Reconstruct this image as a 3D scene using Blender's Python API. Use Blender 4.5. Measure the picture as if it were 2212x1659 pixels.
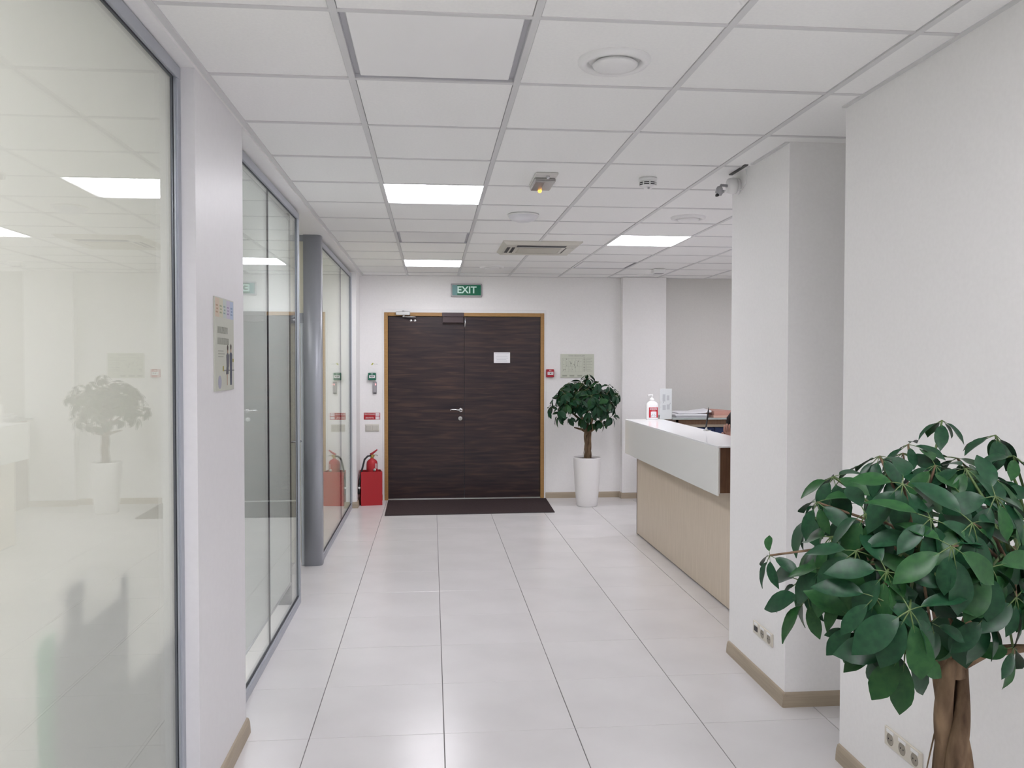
import bpy, math, random
from mathutils import Vector, Matrix, Euler
for o in list(bpy.data.objects): bpy.data.objects.remove(o)
SC = bpy.context.scene
COL = SC.collection
PI = math.pi
# ------------------------------------------------------------------ camera
PITCH, YAW, ROLL, CAM_H, FPX = -.0247, .0945, .001, 1.6753, 1826.8
fw = Vector((math.sin(YAW)*math.cos(PITCH), math.cos(YAW)*math.cos(PITCH), math.sin(PITCH)))
rt = Vector((math.cos(YAW), -math.sin(YAW), 0)); up = rt.cross(fw)
r2 = rt*math.cos(ROLL)+up*math.sin(ROLL); u2 = -rt*math.sin(ROLL)+up*math.cos(ROLL)
cam = bpy.data.objects.new('camera', bpy.data.cameras.new('camera')); COL.objects.link(cam)
cam.data.sensor_width = 36; cam.data.sensor_fit = 'HORIZONTAL'; cam.data.lens = FPX/2212*36
cam.data.clip_start = .05; cam.data.clip_end = 60
cam.matrix_world = Matrix(((r2.x, u2.x, -fw.x, 0), (r2.y, u2.y, -fw.y, 0), (r2.z, u2.z, -fw.z, CAM_H), (0, 0, 0, 1)))
SC.camera = cam
# ------------------------------------------------------------------ world, exposure
LAMP = 21.5          # emission of the corridor's lit ceiling panels
ROOM = 36.0           # emission of the lamps in the glazed rooms on the left
world = bpy.data.worlds.new('world'); SC.world = world; world.use_nodes = True
world.node_tree.nodes['Background'].inputs[0].default_value = (.8, .85, 1, 1)
world.node_tree.nodes['Background'].inputs[1].default_value = .05
SC.view_settings.view_transform = 'Standard'; SC.view_settings.look = 'None'
SC.view_settings.exposure = 0.04; SC.view_settings.gamma = 1.0; SC.view_settings.use_curve_mapping = False
SC.cycles.diffuse_bounces = 7; SC.cycles.glossy_bounces = 6; SC.cycles.transparent_max_bounces = 16; SC.cycles.max_bounces = 12

# ------------------------------------------------------------------ materials
MATS = {}
def mat(name, col, rough=.5, metal=0, spec=.5, emit=None, es=0, trans=0, coat=0):
    if name in MATS: return MATS[name]
    m = bpy.data.materials.new(name); m.use_nodes = True
    b = m.node_tree.nodes['Principled BSDF']
    b.inputs['Base Color'].default_value = (*col, 1); b.inputs['Roughness'].default_value = rough
    b.inputs['Metallic'].default_value = metal; b.inputs['Specular IOR Level'].default_value = spec
    b.inputs['Coat Weight'].default_value = coat
    if trans: b.inputs['Transmission Weight'].default_value = trans
    if emit: b.inputs['Emission Color'].default_value = (*emit, 1); b.inputs['Emission Strength'].default_value = es
    MATS[name] = m; return m
def nd(m, t, **k):
    n = m.node_tree.nodes.new(t)
    for a, v in k.items():
        if a in n.inputs: n.inputs[a].default_value = v
        else: setattr(n, a, v)
    return n
def lk(m, a, b): m.node_tree.links.new(a, b)
def noisy(name, c1, c2, scale=3, stretch=(1, 1, 1), rough=.5, spec=.5, detail=5, bump=0, lo=.35, hi=.65, coat=0, distort=0, third=None):
    m = mat(name, c1, rough, 0, spec, coat=coat); b = m.node_tree.nodes['Principled BSDF']
    tc = nd(m, 'ShaderNodeTexCoord'); mp = nd(m, 'ShaderNodeMapping'); mp.inputs['Scale'].default_value = stretch
    nz = nd(m, 'ShaderNodeTexNoise'); nz.inputs['Scale'].default_value = scale; nz.inputs['Detail'].default_value = detail
    nz.inputs['Distortion'].default_value = distort
    rp = nd(m, 'ShaderNodeValToRGB'); rp.color_ramp.elements[0].position = lo; rp.color_ramp.elements[1].position = hi
    rp.color_ramp.elements[0].color = (*c1, 1); rp.color_ramp.elements[1].color = (*c2, 1)
    if third: e = rp.color_ramp.elements.new((lo+hi)/2); e.color = (*third, 1)
    lk(m, tc.outputs['Object'], mp.inputs['Vector']); lk(m, mp.outputs['Vector'], nz.inputs['Vector'])
    lk(m, nz.outputs['Fac'], rp.inputs['Fac']); lk(m, rp.outputs['Color'], b.inputs['Base Color'])
    if bump:
        bp = nd(m, 'ShaderNodeBump'); bp.inputs['Strength'].default_value = bump; bp.inputs['Distance'].default_value = .002
        lk(m, nz.outputs['Fac'], bp.inputs['Height']); lk(m, bp.outputs['Normal'], b.inputs['Normal'])
    return m
WALL = noisy('wall_paint', (.87, .862, .858), (.85, .842, .838), 60, rough=.55, spec=.3, bump=.03)
WALLB = noisy('wall_beige_paint', (.64, .63, .605), (.62, .61, .585), 60, rough=.55, spec=.3, bump=.03)
PANEL = noisy('satin_white_panel', (.78, .77, .785), (.765, .755, .77), 40, rough=.46, spec=.45)
CTILE = noisy('mineral_ceiling_tile', (.89, .89, .88), (.865, .865, .86), 90, rough=.9, spec=.1, bump=.1)
TEE = mat('painted_steel_tee', (.66, .66, .665), .45)
DARK = mat('dark_gap', (.03, .03, .035), .8)
RECESS = mat('grey_recess', (.52, .52, .55), .6)
FTILE = noisy('floor_tile_ceramic', (.64, .625, .625), (.695, .68, .68), 2.3, rough=.24, spec=.5, detail=9, lo=.3, hi=.7)
GROUT = mat('dark_joint', (.16, .15, .15), .8)
GREYFLOOR = mat('grey_floor_covering', (.14, .14, .14), .6)
BASEB = noisy('beige_baseboard', (.40, .335, .25), (.36, .30, .225), 5, (1, 1, 30), rough=.5)
ALU = mat('grey_aluminium_frame', (.42, .44, .485), .42, .3)
ALUL = mat('light_aluminium_bead', (.50, .53, .58), .28, .6)
BLACKG = mat('black_gasket', (.02, .022, .03), .5)
DOORW = noisy('dark_wenge_laminate', (.014, .009, .013), (.082, .044, .034), 1.7, (1.3, 1, 17), rough=.38, spec=.45, detail=8, lo=.3, hi=.75, distort=.6, third=(.036, .021, .0215))
OAK = noisy('oak_door_frame', (.42, .24, .085), (.34, .185, .06), 6, (3, 3, 40), rough=.45)
WHITEP = mat('white_plastic', (.82, .82, .82), .35)
WARMP = mat('ivory_plastic', (.66, .62, .54), .4)
CREAMP = mat('cream_plastic', (.62, .60, .54), .4)
GREYP = mat('grey_plastic', (.36, .36, .38), .4)
CHROME = mat('brushed_chrome', (.75, .75, .77), .22, 1)
STEEL = mat('satin_steel', (.55, .56, .55), .35, .9)
BLACK = mat('black_plastic', (.012, .012, .014), .4)
RED = mat('red_enamel', (.42, .012, .02), .38)
REDP = mat('red_plastic', (.40, .01, .025), .35)
GREENP = mat('green_plastic', (.01, .14, .085), .35)
GREENS = mat('green_sign_face', (.0, .115, .055), .25, emit=(0, .5, .25), es=.05)
MINT = mat('mint_sign_letters', (.60, .82, .74), .3, emit=(.5, .8, .7), es=.12)
TEAL = mat('teal_sign_end', (.09, .28, .27), .3)
INK = mat('dark_ink', (.05, .05, .05), .6)
INKL = mat('pale_ink', (.33, .34, .31), .6)
PAPER = mat('white_paper', (.80, .80, .83), .6)
MATC = noisy('brown_entrance_mat', (.060, .045, .045), (.042, .030, .031), 160, rough=.95, spec=.1, bump=.6)
COUNTW = noisy('pale_ash_laminate', (.64, .55, .44), (.58, .495, .39), 5, (14, 14, .8), rough=.42, detail=4)
FASCIA = mat('white_backed_glass', (.93, .94, .91), .12, spec=.5, coat=.6)
COUNTT = mat('white_counter_top', (.84, .85, .86), .16, spec=.5)
BROWN = noisy('brown_wood', (.20, .105, .055), (.15, .075, .04), 8, (10, 10, 1), rough=.5)
BOTW = mat('white_bottle_plastic', (.90, .90, .90), .22, emit=(1, 1, 1), es=0)
BARK = noisy('grey_brown_bark', (.050, .028, .018), (.27, .185, .115), 24, (1, 1, .30), rough=.85, spec=.2, bump=.9, lo=.3, hi=.72)
SOIL = mat('dark_soil', (.02, .016, .012), .95)
POTM = mat('white_glazed_pot', (.80, .79, .785), .28, coat=.3)
STALK = mat('green_leaf_stalk', (.07, .115, .030), .5)
def leaf_mat(name, a, b):
    m = noisy(name, a, b, 7, rough=.36, spec=.24)
    return m
LEAFA = leaf_mat('leaf_green_deep', (.006, .034, .015), (.012, .056, .023))
LEAFB = leaf_mat('leaf_green_mid', (.010, .050, .015), (.020, .078, .021))
BLUE = mat('blue_cardboard', (.012, .035, .13), .5)
SALMON = mat('salmon_card', (.50, .27, .22), .6)
SKIN = noisy('skin', (.40, .21, .16), (.36, .18, .135), 20, rough=.5)
HAIR = mat('dark_brown_hair', (.008, .005, .005), .7, 0, .2)
NAVY = mat('dark_blue_cloth', (.02, .03, .07), .8)
LAMPON = mat('lit_lamp_diffuser', (.9, .9, .9), .5, emit=(.98, .96, 1.02), es=LAMP)
LAMPOFF = mat('unlit_lamp_diffuser', (.88, .88, .88), .45)
LAMPROOM = mat('lit_room_lamp', (.9, .9, .9), .5, emit=(1, .965, .95), es=ROOM)
AMBER = mat('amber_led', (1, .5, .1), .4, emit=(1, .42, .06), es=3)
REDLED = mat('red_led', (1, .5, .5), .4, emit=(1, .3, .3), es=1.6)
def glass_mat(name, tint=(.975, .985, .978), ior=1.5):
    m = bpy.data.materials.new(name); m.use_nodes = True; nt = m.node_tree; nt.nodes.clear()
    o = nt.nodes.new('ShaderNodeOutputMaterial'); mx = nt.nodes.new('ShaderNodeMixShader')
    f = nt.nodes.new('ShaderNodeFresnel'); ge = nt.nodes.new('ShaderNodeNewGeometry'); mr = nt.nodes.new('ShaderNodeMapRange')   # both faces of the pane reflect as air to glass
    mr.inputs['To Min'].default_value = ior; mr.inputs['To Max'].default_value = 1/ior; lk(m, ge.outputs['Backfacing'], mr.inputs['Value']); lk(m, mr.outputs[0], f.inputs['IOR'])
    t = nt.nodes.new('ShaderNodeBsdfTransparent'); t.inputs[0].default_value = (*tint, 1)
    g = nt.nodes.new('ShaderNodeBsdfGlossy'); g.inputs['Roughness'].default_value = .0; g.inputs['Color'].default_value = (.95, .98, .96, 1)
    lk(m, f.outputs[0], mx.inputs[0]); lk(m, t.outputs[0], mx.inputs[1]); lk(m, g.outputs[0], mx.inputs[2]); lk(m, mx.outputs[0], o.inputs[0])
    return m
GLASS = glass_mat('clear_glass')
def film_mat(name, cd, ct, fac=.5):
    m = bpy.data.materials.new(name); m.use_nodes = True; nt = m.node_tree; nt.nodes.clear()
    o = nt.nodes.new('ShaderNodeOutputMaterial'); mx = nt.nodes.new('ShaderNodeMixShader'); mx.inputs[0].default_value = fac
    d = nt.nodes.new('ShaderNodeBsdfDiffuse'); d.inputs[0].default_value = (*cd, 1)
    t = nt.nodes.new('ShaderNodeBsdfTranslucent'); t.inputs[0].default_value = (*ct, 1)
    lk(m, d.outputs[0], mx.inputs[1]); lk(m, t.outputs[0], mx.inputs[2]); lk(m, mx.outputs[0], o.inputs[0])
    return m
FILM = film_mat('frosted_white_film', (.80, .79, .75), (.84, .835, .795), .5)
BLIND = film_mat('white_blind_fabric', (.84, .86, .84), (.7, .72, .7), .25)
CREAMFILM = film_mat('cream_film', (.84, .83, .75), (.88, .87, .79), .5)

# ------------------------------------------------------------------ geometry helpers
class MB:
    """collects boxes, tubes, lathes; build() links them as ONE mesh object"""
    def __init__(s): s.v = []; s.f = []; s.mi = []; s.sm = []; s.m = []
    def mid(s, m):
        if m not in s.m: s.m.append(m)
        return s.m.index(m)
    def add(s, vs, fs, m, smooth=False):
        k = len(s.v); s.v += [tuple(v) for v in vs]; i = s.mid(m)
        for f in fs: s.f.append(tuple(a+k for a in f)); s.mi.append(i); s.sm.append(smooth)
        return s
    def box(s, x0, x1, y0, y1, z0, z1, m, bev=0):
        if bev <= 0:
            vs = [(x, y, z) for x in (x0, x1) for y in (y0, y1) for z in (z0, z1)]
            return s.add(vs, [(0, 1, 3, 2), (4, 6, 7, 5), (0, 4, 5, 1), (2, 3, 7, 6), (0, 2, 6, 4), (1, 5, 7, 3)], m)
        b = min(bev, (x1-x0)*.49, (y1-y0)*.49, (z1-z0)*.49); vs = []; idx = {}
        X = (x0, x1); Y = (y0, y1); Z = (z0, z1)
        for i in (0, 1):
            for j in (0, 1):
                for k in (0, 1):
                    sx, sy, sz = (1-2*i)*b, (1-2*j)*b, (1-2*k)*b
                    for a, p in enumerate(((X[i], Y[j]+sy, Z[k]+sz), (X[i]+sx, Y[j], Z[k]+sz), (X[i]+sx, Y[j]+sy, Z[k]))):
                        idx[i, j, k, a] = len(vs); vs.append(p)
        F = []
        g = idx
        for i in (0, 1):
            F.append([g[i, 0, 0, 0], g[i, 0, 1, 0], g[i, 1, 1, 0], g[i, 1, 0, 0]])
            F.append([g[0, i, 0, 1], g[1, i, 0, 1], g[1, i, 1, 1], g[0, i, 1, 1]])
            F.append([g[0, 0, i, 2], g[0, 1, i, 2], g[1, 1, i, 2], g[1, 0, i, 2]])
            for j in (0, 1):
                F.append([g[i, j, 0, 0], g[i, j, 1, 0], g[i, j, 1, 1], g[i, j, 0, 1]])
                F.append([g[i, 0, j, 0], g[i, 1, j, 0], g[i, 1, j, 2], g[i, 0, j, 2]])
                F.append([g[0, i, j, 1], g[1, i, j, 1], g[1, i, j, 2], g[0, i, j, 2]])
                for k in (0, 1): F.append([g[i, j, k, 0], g[i, j, k, 1], g[i, j, k, 2]])
        c = Vector(((x0+x1)/2, (y0+y1)/2, (z0+z1)/2)); out = []
        for f in F:
            p = [Vector(vs[q]) for q in f]; n = (p[1]-p[0]).cross(p[2]-p[0]); mid = sum(p, Vector())/len(p)
            out.append(f if n.dot(mid-c) > 0 else f[::-1])
        return s.add(vs, out, m)
    def lathe(s, prof, m, c=(0, 0, 0), n=24, axis='z', caps=True):
        """prof: [(radius, height)...] revolved about axis through c"""
        vs = []; fs = []
        for r, h in prof:
            for i in range(n):
                a = 2*PI*i/n; x, y = r*math.cos(a), r*math.sin(a)
                p = {'z': (x, y, h), 'y': (x, h, -y), 'x': (h, x, y)}[axis]
                vs.append((c[0]+p[0], c[1]+p[1], c[2]+p[2]))
        for j in range(len(prof)-1):
            for i in range(n):
                a, b = j*n+i, j*n+(i+1) % n; fs.append((a, b, b+n, a+n))
        if caps:
            fs.append(tuple(range(n))[::-1]); fs.append(tuple(range((len(prof)-1)*n, len(prof)*n)))
        return s.add(vs, fs, m, True)
    def tube(s, pts, rad, m, n=8, caps=True):
        pts = [Vector(p) for p in pts]; N = len(pts)
        if not hasattr(rad, '__len__'): rad = [rad]*N
        vs = []; fs = []; prev = None
        for i, p in enumerate(pts):
            t = (pts[min(i+1, N-1)]-pts[max(i-1, 0)]).normalized()
            if prev is None:
                a = Vector((0, 0, 1)) if abs(t.z) < .9 else Vector((1, 0, 0)); u = t.cross(a).normalized()
            else: u = (prev-t*prev.dot(t)).normalized()
            prev = u; w = t.cross(u)
            for k in range(n):
                a = 2*PI*k/n; vs.append(p+(u*math.cos(a)+w*math.sin(a))*rad[i])
        for j in range(N-1):
            for k in range(n):
                a, b = j*n+k, j*n+(k+1) % n; fs.append((a, b, b+n, a+n))
        if caps: fs.append(tuple(range(n))[::-1]); fs.append(tuple(range((N-1)*n, N*n)))
        return s.add(vs, fs, m, True)
    def prism(s, poly, ax, h0, h1, m):
        """poly in the plane normal to ax, extruded from h0 to h1"""
        n = len(poly)
        def P(a, b, h): return {'x': (h, a, b), 'y': (a, h, b), 'z': (a, b, h)}[ax]
        vs = [P(a, b, h0) for a, b in poly]+[P(a, b, h1) for a, b in poly]
        fs = [tuple(range(n))[::-1], tuple(range(n, 2*n))]+[(i, (i+1) % n, (i+1) % n+n, i+n) for i in range(n)]
        return s.add(vs, fs, m)
    def mesh(s, name):
        me = bpy.data.meshes.new(name); me.from_pydata(s.v, [], s.f)
        for m in s.m: me.materials.append(m)
        me.polygons.foreach_set('material_index', s.mi); me.polygons.foreach_set('use_smooth', s.sm)
        me.update(); return me
    def build(s, name, parent=None, loc=None, off=None):
        """verts are world coords; parent's location is subtracted"""
        me = s.mesh(name)
        o = bpy.data.objects.new(name, me); COL.objects.link(o)
        if off is None:
            off = wloc(parent) if parent else Vector((0, 0, 0))
            if loc is None and not parent: pass
        if off.length: me.transform(Matrix.Translation(-off))
        if parent: o.parent = parent
        if loc: o.location = loc
        return o
WL = {}
def wloc(o):
    v = Vector(o.location); p = o.parent
    while p: v += p.location; p = p.parent
    return v
def tag(o, label=None, cat=None, group=None, kind=None):
    if label: o['label'] = label
    if cat: o['category'] = cat
    if group: o['group'] = group
    if kind: o['kind'] = kind
    return o
def thing(name, loc, label, cat, group=None, rz=0):
    o = bpy.data.objects.new(name, None); COL.objects.link(o); o.location = loc; o.rotation_euler = (0, 0, rz); o.empty_display_size = .05
    return tag(o, label, cat, group)
def struct(name, mb, label=None):
    o = mb.build(name); tag(o, label, None, None, 'structure'); return o
def copy_tree(o, parent=None):
    c = o.copy(); COL.objects.link(c); c.parent = parent
    for ch in [x for x in bpy.data.objects if x.parent == o]: copy_tree(ch, c)
    return c
def text(name, body, loc, size, m, parent, face='-y', depth=.0015, bold=0, sx=1.0, align='CENTER'):
    cu = bpy.data.curves.new(name, 'FONT'); cu.body = body; cu.size = size; cu.align_x = align; cu.align_y = 'CENTER'
    cu.extrude = depth/2; cu.offset = bold
    t = bpy.data.objects.new(name, cu); COL.objects.link(t)
    dg = bpy.context.evaluated_depsgraph_get(); dg.update()
    me = bpy.data.meshes.new_from_object(t.evaluated_get(dg)); bpy.data.objects.remove(t)
    R = {'-y': Matrix.Rotation(PI/2, 4, 'X'), '+x': Matrix.Rotation(PI/2, 4, 'Z') @ Matrix.Rotation(PI/2, 4, 'X')}[face]
    me.transform(Matrix.Translation(Vector(loc)-(wloc(parent) if parent else Vector())) @ R @ Matrix.Diagonal((sx, 1, 1, 1)))
    me.materials.clear(); me.materials.append(m)
    o = bpy.data.objects.new(name, me); COL.objects.link(o); o.parent = parent
    return o
rnd = random.Random(7)

# ================================================================== SETTING
YE = 10.39           # end wall
ZC = 2.736           # ceiling grid
GX, GY, GP = -.2955, 2.6138, .618       # ceiling grid origin and pitch
XL, XR = -.837, 1.714
# ---- floor: dark slab with raised tiles
b = MB(); b.box(-1.2, 5.5, -.41, 10.7, -.06, -.004, GROUT); b.box(-1.2, 5.5, -6, -.41, -.06, 0, FTILE); b.box(-4.2, -1.2, -6, 10.7, -.06, -.0005, GREYFLOOR)
floor = struct('floor', b, 'pale beige-white polished tile floor with dark thin joints')
b = MB(); b.box(-.2982, .2982, -.2989, .2989, -.012, 0, FTILE, .0012); tm = b.mesh('floor_tile')
for i in range(-1, 10):
    for j in range(-7, 11):
        x, y = -.5471+.6*(i+.5), 3.7971+.6*(j+.5)
        if x-.3 > 5.5 or y > 10.5: continue
        o = bpy.data.objects.new('floor_tile', tm); COL.objects.link(o); o.parent = floor
        o.location = (x, y, rnd.uniform(-.0004, .0003)); o.rotation_euler = (rnd.uniform(-1, 1)*.0006, rnd.uniform(-1, 1)*.0006, rnd.choice((0, PI)))
# ---- ceiling
b = MB(); b.box(-1.02, 5.5, -6, 10.7, 2.80, 2.84, DARK)
ceiling = struct('ceiling', b, 'white suspended ceiling of square tiles in a grey grid')
NX0, NX1, NY0, NY1 = -1, 9, -13, 13
LIGHTS = {(0, 4): 1, (0, 10): 1, (3, 7): 1, (0, 0): 0, (0, 7): 0, (3, 10): 0, (0, -3): 1, (0, -6): 1, (0, -10): 1, (7, 4): 1, (6, 9): 1, (2, -4): 1}
AC = (.62, 1.32, 7.34, 8.10)
b = MB(); h = GP/2-.0140; b.box(-h, h, -(GP/2-.008), GP/2-.008, 0, .016, CTILE); ctm = b.mesh('ceiling_tile')
for i in range(NX0, NX1):
    for j in range(NY0, NY1):
        if (i, j) in LIGHTS: continue
        cx, cy = GX+GP*(i+.5), GY+GP*(j+.5)
        if i in (1, 2) and j == 8: continue
        if cx > XR+.5 and cy < 4: continue
        o = bpy.data.objects.new('ceiling_tile', ctm); COL.objects.link(o); o.parent = ceiling
        o.location = (cx, cy, ZC+.003+rnd.uniform(0, .0035))
        if i == -1: o.scale.x = .95; o.location.x += .0145
# part tiles cut round the cassette
for i, x0, x1 in ((1, GX+GP+.012, AC[0]+.02), (2, AC[1]-.02, GX+3*GP-.012)):
    b = MB(); b.box(x0, x1, GY+8*GP+.01, GY+9*GP-.01, ZC+.004, ZC+.02, CTILE); b.build('ceiling_tile', ceiling)
for i in range(NX0, NX1+1):
    x = GX+GP*i
    for y0, y1 in ([(-5.5, YE)] if i != 2 else [(-5.5, AC[2]), (AC[3], YE)]):
        if x > XR+.2: y0 = 3.7
        b = MB(); b.box(x-.012, x+.012, y0, y1, ZC, ZC+.03, TEE); b.build('main_tee', ceiling)
for j in range(NY0, NY1):
    y = GY+GP*j
    b = MB(); b.box(-.85, 5.4 if y > 3.7 else XR+.05, y-.011, y+.011, ZC+.0012, ZC+.03, TEE); b.build('cross_tee', ceiling)
def trim(n, b, label=None): return struct('trim_%d' % n, b, label)
b = MB(); b.box(XL-.002, XL+.022, -5.5, YE, ZC-.002, ZC+.02, TEE); trim(1, b, 'white angle trim along the ceiling edge on the glass side')
b = MB(); b.box(XR-.02, XR+.002, -5.5, 3.39, ZC-.002, ZC+.02, TEE); b.box(XR-.02, XR+.002, 3.95, 4.40, ZC-.002, ZC+.02, TEE); trim(2, b, 'white angle trim along the ceiling edge on the pillar side')
b = MB(); b.box(XL, 5.4, YE-.022, YE, ZC-.002, ZC+.02, TEE); trim(3, b, 'white angle trim where the ceiling meets the end wall')
# soffit over the glazing
b = MB(); b.box(-4.2, XL, -6, 10.7, 2.722, 2.80, WALL); struct('wall_left_soffit', b, 'white soffit strip above the glass partitions')
# ---- walls
b = MB(); b.box(-1.0, XL, 3.12, 3.875, 0, 2.722, PANEL); struct('wall_left', b, 'satin white wall panel between the two glass partitions')
b = MB(); b.box(-1.0, -.868, 9.86, YE, 0, 2.722, WALL); struct('wall_left_end', b, 'narrow white pilaster beside the end wall')
D0, D1, DH = -.565, 1.372, 2.285
b = MB(); b.box(-4.2, D0, YE, YE+.25, 0, 2.8, WALL); b.box(D1, 2.9, YE, YE+.25, 0, 2.8, WALL); b.box(D0, D1, YE, YE+.25, DH, 2.8, WALL)
struct('wall_back', b, 'white end wall around the dark double door')
b = MB(); b.box(2.345, 2.893, YE-.115, YE+.2, 0, ZC, WALL); struct('wall_back_column', b, 'white flat column on the end wall right of the tree')
b = MB(); b.box(2.88, 5.5, YE-.02, YE+.25, 0, 2.8, WALLB); struct('wall_back_reception', b, 'beige-grey wall behind the reception desk')
b = MB(); b.box(XR, 2.6, 3.948, 4.725, 0, ZC+.02, WALL); struct('pillar', b, 'white square pillar with sockets near its foot')
b = MB(); b.box(XR, 2.6, -6, 3.392, 0, ZC+.02, WALL); b.box(2.35, 2.6, 3.392, 3.95, 0, ZC+.02, WALL); struct('wall_right', b, 'white wall on the right behind the near tree')
b = MB(); b.box(5.4, 5.6, 3.4, 10.7, 0, 2.8, WALL); b.box(2.6, 5.5, 3.2, 3.5, 0, 2.8, WALL); struct('wall_right_reception', b, 'far side wall of the reception')
b = MB(); b.box(-4.2, 2.6, -6.2, -6, 0, 2.8, WALL); struct('wall_front', b, 'wall behind the viewer')
b = MB(); b.box(-4.2, -4.0, -6, 10.7, 0, 2.75, WALL); b.box(-4, -.9, -1.65, -1.5, 0, 2.75, WALL); struct('wall_left_rooms', b, 'far wall of the glazed rooms')
# ---- baseboards: rounded profile run along x or y
def bb_run(b, ax, a0, a1, w, sgn):
    """wall at w; sgn = direction the board stands out"""
    p = [(0, 0), (.018, 0), (.017, .018), (.014, .05), (.008, .066), (0, .07)]
    if ax == 'y':
        poly = [(w+sgn*x, z) for x, z in p]      # (x,z)
        n = len(poly); vs = [(x, a0, z) for x, z in poly]+[(x, a1, z) for x, z in poly]
    else:
        poly = [(w+sgn*x, z) for x, z in p]
        n = len(poly); vs = [(a0, y, z) for y, z in poly]+[(a1, y, z) for y, z in poly]
    b.add(vs, [tuple(range(n)), tuple(range(n, 2*n))[::-1]]+[(i, i+n, (i+1) % n+n, (i+1) % n) for i in range(n)], BASEB)
b = MB(); bb_run(b, 'y', 3.12, 3.89, XL, 1); struct('baseboard_left', b, 'beige baseboard under the white panel')
b = MB(); bb_run(b, 'x', -1.0, -.85, 9.86, -1); bb_run(b, 'y', 9.845, YE, -.868, 1); struct('baseboard_left_end', b, 'beige baseboard round the pilaster by the red box')
b = MB(); bb_run(b, 'x', -.868, D0-.03, YE, -1); bb_run(b, 'x', D1+.03, 2.345, YE, -1); struct('baseboard_back', b, 'beige baseboard along the end wall')
b = MB(); bb_run(b, 'x', 2.33, 2.893, YE-.115, -1); bb_run(b, 'y', YE-.13, YE, 2.345, -1); struct('baseboard_back_column', b, 'beige baseboard round the flat column')
b = MB(); bb_run(b, 'y', 3.934, 4.725, XR, -1); bb_run(b, 'x', XR-.014, 2.6, 3.948, -1); struct('baseboard_pillar', b, 'beige baseboard round the pillar foot')
b = MB(); bb_run(b, 'y', -6, 3.392, XR, -1); struct('baseboard_right', b, 'beige baseboard along the right wall behind the near tree')

# ---- glazed partitions (window_1 frosted, window_2 with blind, window_3 cream film)
def glazing(n, x, y0, y1, ztop, joints, label, fw_=.045, side=(1, 1), film=None, deep=.06):
    w = thing('window_%d' % n, (x, (y0+y1)/2, 0), label, None); w['kind'] = 'structure'
    fr = MB(); d0, d1 = x-deep, x
    def rail(nm, a0, a1, z0, z1):
        r = MB(); r.box(d0, d1, a0, a1, z0, z1, ALU, .002); r.build(nm, w)
    rail('top_rail', y0, y1, ztop-fw_, ztop); rail('bottom_rail', y0, y1, 0, fw_)
    if side[0]: rail('frame_post', y0, y0+fw_*.8, fw_, ztop-fw_)
    if side[1]: rail('frame_post', y1-fw_*.8, y1, fw_, ztop-fw_)
    g = MB(); i0, i1 = y0+(fw_*.8 if side[0] else 0), y1-(fw_*.8 if side[1] else 0)
    bead = MB(); bead.box(x-.022, x-.004, i0, i1, fw_, fw_+.012, ALUL); bead.box(x-.022, x-.0115, i0, i1, ztop-fw_-.004, ztop-fw_, BLACKG)
    if side[1]: bead.box(x-.022, x-.006, i1-.012, i1, fw_, ztop-fw_, ALUL); bead.box(x-.022, x-.0115, i1-.015, i1-.012, fw_, ztop-fw_, BLACKG)
    bead.box(x-.022, x-.008, i0, i1, fw_+.012, fw_+.017, BLACKG); bead.build('glazing_bead', w)
    ed = [i0]+joints+[i1]
    for a, c in zip(ed[:-1], ed[1:]):
        p = MB(); p.box(x-.021, x-.013, a+.0015, c-.0015, fw_, ztop-fw_, GLASS); p.build('glass_pane', w)
    for a in joints:
        p = MB(); p.box(x-.022, x-.0125, a-.0028, a+.0028, fw_, ztop-fw_, BLACKG); p.build('joint_strip', w)
    if film:
        p = MB(); p.box(x-.027, x-.0235, i0, i1, fw_, ztop-fw_, film); p.build('privacy_film', w)
    return w
glazing(1, -.885, -1.5, 3.12, 2.719, [], 'frosted glass partition nearest the viewer in a grey frame', side=(1, 1), film=FILM)
glazing(2, -.912, 3.875, 5.985, 2.708, [4.93], 'clear glass partition beyond the white panel with a white blind behind', fw_=.045, deep=.026)
glazing(3, -.915, 7.17, 9.86, 2.70, [8.8], 'cream backed glass partition beyond the grey post', film=CREAMFILM, side=(0, 1))
# blind behind window_2
t = thing('roller_blind', (-.972, 4.9, 0), 'white roller blind hanging behind the clear glass partition', 'blind')
b = MB(); b.box(-.974, -.971, 3.9, 5.905, .165, 2.64, BLIND); b.build('fabric', t)
b = MB(); b.lathe([(.009, 3.9), (.009, 5.905)], ALUL, (-.9725, 0, .158), 10, 'y'); b.build('bottom_bar', t)
b = MB(); b.lathe([(.022, 3.9), (.022, 5.905)], WHITEP, (-.985, 0, 2.66), 14, 'y'); b.build('roller', t)
# return of window_2: wide grey end profile and clear side pane
w4 = thing('window_4', (-1.1, 5.96, 0), 'clear glass return of the second partition with a wide grey end profile', None); w4['kind'] = 'structure'
b = MB(); b.box(-1.06, -.973, 5.935, 5.985, 0, 2.70, mat('dark_grey_profile', (.045, .05, .06), .5), .003); b.build('frame_post', w4)
b = MB(); b.box(-3.9, -1.06, 5.95, 5.985, 0, .05, ALU); b.build('bottom_rail', w4)
b = MB(); b.box(-3.9, -1.06, 5.95, 5.985, 2.66, 2.71, ALU); b.build('top_rail', w4)
b = MB(); b.box(-3.9, -1.06, 5.962, 5.97, .05, 2.66, GLASS); b.build('glass_pane', w4)
b = MB(); b.box(-3.9, -1.06, 5.955, 5.959, .05, 2.66, BLIND); b.build('privacy_film', w4)
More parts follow.
